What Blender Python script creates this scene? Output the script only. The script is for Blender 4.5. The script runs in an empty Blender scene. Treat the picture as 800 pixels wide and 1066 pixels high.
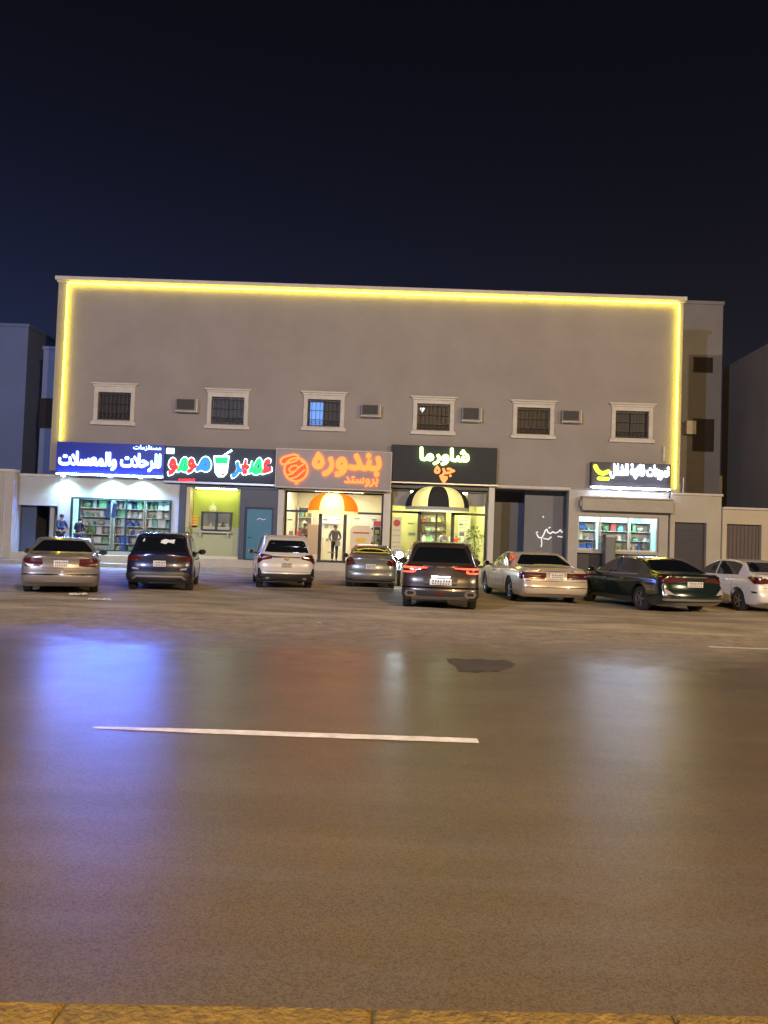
import bpy, bmesh, math, random, json
from mathutils import Vector, Matrix, geometry
from mathutils.bvhtree import BVHTree

RND = random.Random(11)
sc = bpy.context.scene
COL = sc.collection
F = 34.5                                   # distance of the facade from the camera

# ------------------------------------------------------------------ camera
CW, CH, CF = 800.0, 1066.0, 800.0
PITCH = math.atan(27.0 / CF); YAW = 0.0076; ROLL = 0.036
CAM = Vector((0, 0, 1.7))
fwd = Vector((-math.sin(YAW) * math.cos(PITCH), math.cos(YAW) * math.cos(PITCH), math.sin(PITCH)))
rh = Vector((math.cos(YAW), math.sin(YAW), 0)); uh = rh.cross(fwd)
cx_ = math.cos(ROLL) * rh + math.sin(ROLL) * uh
cy_ = -math.sin(ROLL) * rh + math.cos(ROLL) * uh
cam = bpy.data.cameras.new('camera'); camo = bpy.data.objects.new('camera', cam); COL.objects.link(camo)
m = Matrix((cx_, cy_, -fwd)).transposed().to_4x4(); m.translation = CAM
camo.matrix_world = m
cam.sensor_fit = 'VERTICAL'; cam.sensor_height = 36.0; cam.lens = 36.0 * CF / CH
cam.clip_start = 0.05; cam.clip_end = 2000
sc.camera = camo

def ray(px, py): return fwd * CF + cx_ * (px - 400) + cy_ * (533 - py)
def at(px, py, Y=F):                       # survey: where the sight line meets the upright plane y = Y
    d = ray(px, py); t = Y / d.y; p = CAM + d * t; return p.x, p.z
def ground(px, py, z=0.0):                 # survey: where the sight line meets the ground
    d = ray(px, py); t = (z - CAM.z) / d.z; p = CAM + d * t; return p.x, p.y
def rect(x0, y0, x1, y1, Y=F):             # a rectangle on the facade plane: X0, X1, Z0, Z1
    a = at(x0, (y0 + y1) / 2, Y)[0]; b = at(x1, (y0 + y1) / 2, Y)[0]
    c = at((x0 + x1) / 2, y1, Y)[1]; d = at((x0 + x1) / 2, y0, Y)[1]
    return a, b, c, d

# ------------------------------------------------------------------ materials
MATS = {}
def pm(name, col, rough=.5, metal=0.0, spec=.5, coat=0.0, noise=None, bump=None, emit=None, es=0.0, coord='Object', rvar=.08):
    if name in MATS: return MATS[name]
    m = bpy.data.materials.new(name); m.use_nodes = True; nt = m.node_tree; b = nt.nodes['Principled BSDF']
    c = tuple(col) + (1,)
    b.inputs['Base Color'].default_value = c; b.inputs['Roughness'].default_value = rough
    b.inputs['Metallic'].default_value = metal; b.inputs['Specular IOR Level'].default_value = spec
    b.inputs['Coat Weight'].default_value = coat; b.inputs['Coat Roughness'].default_value = .06
    if emit:
        b.inputs['Emission Color'].default_value = tuple(emit) + (1,); b.inputs['Emission Strength'].default_value = es
    if noise or bump:
        tc = nt.nodes.new('ShaderNodeTexCoord')
    if noise:
        n = nt.nodes.new('ShaderNodeTexNoise'); n.inputs['Scale'].default_value = noise[0]; n.inputs['Detail'].default_value = 6
        n.inputs['Roughness'].default_value = .65
        nt.links.new(tc.outputs[coord], n.inputs['Vector'])
        r = nt.nodes.new('ShaderNodeMapRange'); r.inputs[1].default_value = .3; r.inputs[2].default_value = .7
        r.inputs[3].default_value = 1 - noise[1]; r.inputs[4].default_value = 1 + noise[1]
        nt.links.new(n.outputs['Fac'], r.inputs[0])
        v = nt.nodes.new('ShaderNodeVectorMath'); v.operation = 'SCALE'; v.inputs[0].default_value = col
        nt.links.new(r.outputs[0], v.inputs['Scale']); nt.links.new(v.outputs[0], b.inputs['Base Color'])
        r2 = nt.nodes.new('ShaderNodeMapRange'); r2.inputs[3].default_value = max(.03, rough - rvar); r2.inputs[4].default_value = min(1, rough + rvar)
        nt.links.new(n.outputs['Fac'], r2.inputs[0]); nt.links.new(r2.outputs[0], b.inputs['Roughness'])
    if bump:
        n = nt.nodes.new('ShaderNodeTexNoise'); n.inputs['Scale'].default_value = bump[0]; n.inputs['Detail'].default_value = 4
        nt.links.new(tc.outputs[coord], n.inputs['Vector'])
        bp = nt.nodes.new('ShaderNodeBump'); bp.inputs['Strength'].default_value = bump[1]; bp.inputs['Distance'].default_value = .02
        nt.links.new(n.outputs['Fac'], bp.inputs['Height']); nt.links.new(bp.outputs[0], b.inputs['Normal'])
    MATS[name] = m; return m

def glass_mat(name, tint=(1, 1, 1), rough=.03):
    m = bpy.data.materials.new(name); m.use_nodes = True; nt = m.node_tree; nt.nodes.clear()
    o = nt.nodes.new('ShaderNodeOutputMaterial'); mx = nt.nodes.new('ShaderNodeMixShader')
    t = nt.nodes.new('ShaderNodeBsdfTransparent'); t.inputs[0].default_value = tuple(tint) + (1,)
    g = nt.nodes.new('ShaderNodeBsdfGlossy'); g.inputs['Roughness'].default_value = rough
    fr = nt.nodes.new('ShaderNodeFresnel'); fr.inputs[0].default_value = 1.45
    nt.links.new(fr.outputs[0], mx.inputs[0]); nt.links.new(t.outputs[0], mx.inputs[1]); nt.links.new(g.outputs[0], mx.inputs[2])
    nt.links.new(mx.outputs[0], o.inputs[0]); MATS[name] = m; return m

def emis(name, col, s): return pm(name, (col[0]*.5, col[1]*.5, col[2]*.5), .5, emit=col, es=s)

# ------------------------------------------------------------------ mesh helpers
def wloc(o):
    v = Vector((0, 0, 0))
    while o: v += o.location; o = o.parent
    return v

def link_mesh(name, me, mat, parent=None):
    o = bpy.data.objects.new(name, me)
    if mat: 
        me.materials.clear(); me.materials.append(mat)
    COL.objects.link(o)
    if parent:
        off = wloc(parent); o.parent = parent
    else:
        vs = [v.co for v in me.vertices]
        off = Vector(((min(v.x for v in vs) + max(v.x for v in vs)) / 2, (min(v.y for v in vs) + max(v.y for v in vs)) / 2, min(v.z for v in vs)))
        o.location = off
    me.transform(Matrix.Translation(-off))
    return o

def smooth(me, ang=35):
    for p in me.polygons: p.use_smooth = True
    try: me.set_sharp_from_angle(angle=math.radians(ang))
    except Exception: pass

class MB:
    def __init__(s): s.bm = bmesh.new()
    def box(s, x0, x1, y0, y1, z0, z1, bev=0):
        b = bmesh.new(); bmesh.ops.create_cube(b, size=1)
        bmesh.ops.scale(b, vec=(abs(x1 - x0), abs(y1 - y0), abs(z1 - z0)), verts=b.verts)
        bmesh.ops.translate(b, vec=((x0 + x1) / 2, (y0 + y1) / 2, (z0 + z1) / 2), verts=b.verts)
        if bev: bmesh.ops.bevel(b, geom=b.edges[:], offset=bev, segments=2, affect='EDGES', profile=.5)
        s.add(b); return s
    def add(s, b, M=None):
        me = bpy.data.meshes.new('t'); b.to_mesh(me); b.free()
        if M: me.transform(M)
        s.bm.from_mesh(me); bpy.data.meshes.remove(me); return s
    def cyl(s, p, q, r, r2=None, n=14):
        p = Vector(p); q = Vector(q); b = bmesh.new()
        bmesh.ops.create_cone(b, cap_ends=True, segments=n, radius1=r, radius2=r if r2 is None else r2, depth=(q - p).length)
        M = Matrix.Translation((p + q) / 2) @ (q - p).to_track_quat('Z', 'Y').to_matrix().to_4x4()
        return s.add(b, M)
    def tube(s, pts, r, n=8):
        for a, b in zip(pts[:-1], pts[1:]): s.cyl(a, b, r, n=n)
        for a in pts[1:-1]: s.ball(a, (r, r, r), 8)
        return s
    def ball(s, c, r, n=12):
        b = bmesh.new(); bmesh.ops.create_uvsphere(b, u_segments=n, v_segments=max(6, n // 2), radius=1)
        return s.add(b, Matrix.Translation(c) @ Matrix.Diagonal((r[0], r[1], r[2], 1)))
    def torus(s, c, R, r, axis='X', n=28, k=10):
        b = bmesh.new(); vs = []
        for i in range(n):
            a = 2 * math.pi * i / n; row = []
            for j in range(k):
                t = 2 * math.pi * j / k; rr = R + r * math.cos(t); h = r * math.sin(t)
                q = {'X': (h, rr * math.cos(a), rr * math.sin(a)), 'Y': (rr * math.cos(a), h, rr * math.sin(a)), 'Z': (rr * math.cos(a), rr * math.sin(a), h)}[axis]
                row.append(b.verts.new(Vector(q) + Vector(c)))
            vs.append(row)
        for i in range(n):
            for j in range(k):
                b.faces.new((vs[i][j], vs[(i+1) % n][j], vs[(i+1) % n][(j+1) % k], vs[i][(j+1) % k]))
        bmesh.ops.recalc_face_normals(b, faces=b.faces)
        return s.add(b)
    def lathe(s, c, prof, axis='X', n=28):   # prof: (offset along axis, radius)
        b = bmesh.new(); vs = []
        for i in range(n):
            a = 2 * math.pi * i / n
            row = []
            for h, rr in prof:
                q = {'X': (h, rr * math.cos(a), rr * math.sin(a)), 'Y': (rr * math.cos(a), h, rr * math.sin(a)), 'Z': (rr * math.cos(a), rr * math.sin(a), h)}[axis]
                row.append(b.verts.new(Vector(q) + Vector(c)))
            vs.append(row)
        for i in range(n):
            for j in range(len(prof) - 1):
                b.faces.new((vs[i][j], vs[(i+1) % n][j], vs[(i+1) % n][j+1], vs[i][j+1]))
        bmesh.ops.remove_doubles(b, verts=b.verts, dist=1e-5)
        bmesh.ops.recalc_face_normals(b, faces=b.faces)
        return s.add(b)
    def poly(s, pts):
        s.bm.faces.new([s.bm.verts.new(p) for p in pts]); return s
    def prism_xz(s, pts, y0, y1):
        n = len(pts); a = [s.bm.verts.new((x, y0, z)) for x, z in pts]; b = [s.bm.verts.new((x, y1, z)) for x, z in pts]
        s.bm.faces.new(a); s.bm.faces.new(b[::-1])
        for i in range(n): s.bm.faces.new((a[i], b[i], b[(i+1) % n], a[(i+1) % n]))
        return s
    def build(s, name, mat, parent=None, sm=False, ang=35):
        bmesh.ops.recalc_face_normals(s.bm, faces=s.bm.faces)
        me = bpy.data.meshes.new(name); s.bm.to_mesh(me); s.bm.free()
        if sm: smooth(me, ang)
        return link_mesh(name, me, mat, parent)

def empty(name, loc, label=None, cat=None, group=None, rz=0):
    o = bpy.data.objects.new(name, None); COL.objects.link(o); o.location = loc; o.rotation_euler = (0, 0, rz)
    o.empty_display_size = .2
    return tag(o, label, cat, group)
def tag(o, label=None, cat=None, group=None, kind=None):
    if label: o['label'] = label
    if cat: o['category'] = cat
    if group: o['group'] = group
    if kind: o['kind'] = kind
    return o
def copy_tree(o, parent=None):
    c = o.copy(); COL.objects.link(c); c.parent = parent
    for ch in list(o.children): copy_tree(ch, c)
    return c

def wall_mesh(name, x0, x1, z0, z1, y, holes, depth, mat, parent):
    """an upright wall sheet facing -Y with real openings and their reveals"""
    bm = bmesh.new()
    xs = sorted({x0, x1, *[h[0] for h in holes], *[h[1] for h in holes]}); zs = sorted({z0, z1, *[h[2] for h in holes], *[h[3] for h in holes]})
    V = {}
    def v(x, z, yy=y):
        k = (round(x, 4), round(z, 4), round(yy, 4))
        if k not in V: V[k] = bm.verts.new((x, yy, z))
        return V[k]
    def inside(x, z): return any(h[0] < x < h[1] and h[2] < z < h[3] for h in holes)
    for i in range(len(xs) - 1):
        for j in range(len(zs) - 1):
            if not inside((xs[i] + xs[i+1]) / 2, (zs[j] + zs[j+1]) / 2):
                bm.faces.new((v(xs[i], zs[j]), v(xs[i+1], zs[j]), v(xs[i+1], zs[j+1]), v(xs[i], zs[j+1])))
    yb = y + depth
    for a, b, c, d in holes:
        for p, q in (((a, c), (b, c)), ((b, c), (b, d)), ((b, d), (a, d)), ((a, d), (a, c))):
            if abs(p[1] - z0) < 1e-4 and abs(q[1] - z0) < 1e-4: continue
            bm.faces.new([bm.verts.new((p[0], y, p[1])), bm.verts.new((q[0], y, q[1])), bm.verts.new((q[0], yb, q[1])), bm.verts.new((p[0], yb, p[1]))])
    for p, q in (((x0, z0), (x0, z1)), ((x0, z1), (x1, z1)), ((x1, z1), (x1, z0)), ((x1, z0), (x0, z0))):
        bm.faces.new([bm.verts.new((p[0], y, p[1])), bm.verts.new((q[0], y, q[1])), bm.verts.new((q[0], yb, q[1])), bm.verts.new((p[0], yb, p[1]))])
    me = bpy.data.meshes.new(name); bm.to_mesh(me); bm.free()
    return link_mesh(name, me, mat, parent)

def letters(key, X0, X1, Z0, Z1, y, thick, mat, name, parent, bevel=0.0, grow=0.0):
    g = GLYPH[key]; c = bpy.data.curves.new('t', 'CURVE'); c.dimensions = '2D'; c.fill_mode = 'BOTH'
    sx = (X1 - X0) / g['w']; sz = (Z1 - Z0) / g['h']
    for q in g['c']:
        sp = c.splines.new('POLY'); n = len(q) // 2; sp.points.add(n - 1); sp.use_cyclic_u = True
        for i in range(n): sp.points[i].co = (q[2*i] / 1000 * sx, q[2*i+1] / 1000 * sz, 0, 1)
    c.extrude = thick / 2; c.offset = grow
    if bevel: c.bevel_depth = bevel; c.bevel_resolution = 1
    o = bpy.data.objects.new('t', c); COL.objects.link(o)
    me = bpy.data.meshes.new_from_object(o.evaluated_get(bpy.context.evaluated_depsgraph_get()))
    bpy.data.objects.remove(o); bpy.data.curves.remove(c)
    me.transform(Matrix.Translation((X0, y, Z0)) @ Matrix.Rotation(math.pi / 2, 4, 'X'))
    return link_mesh(name, me, mat, parent)

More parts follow.
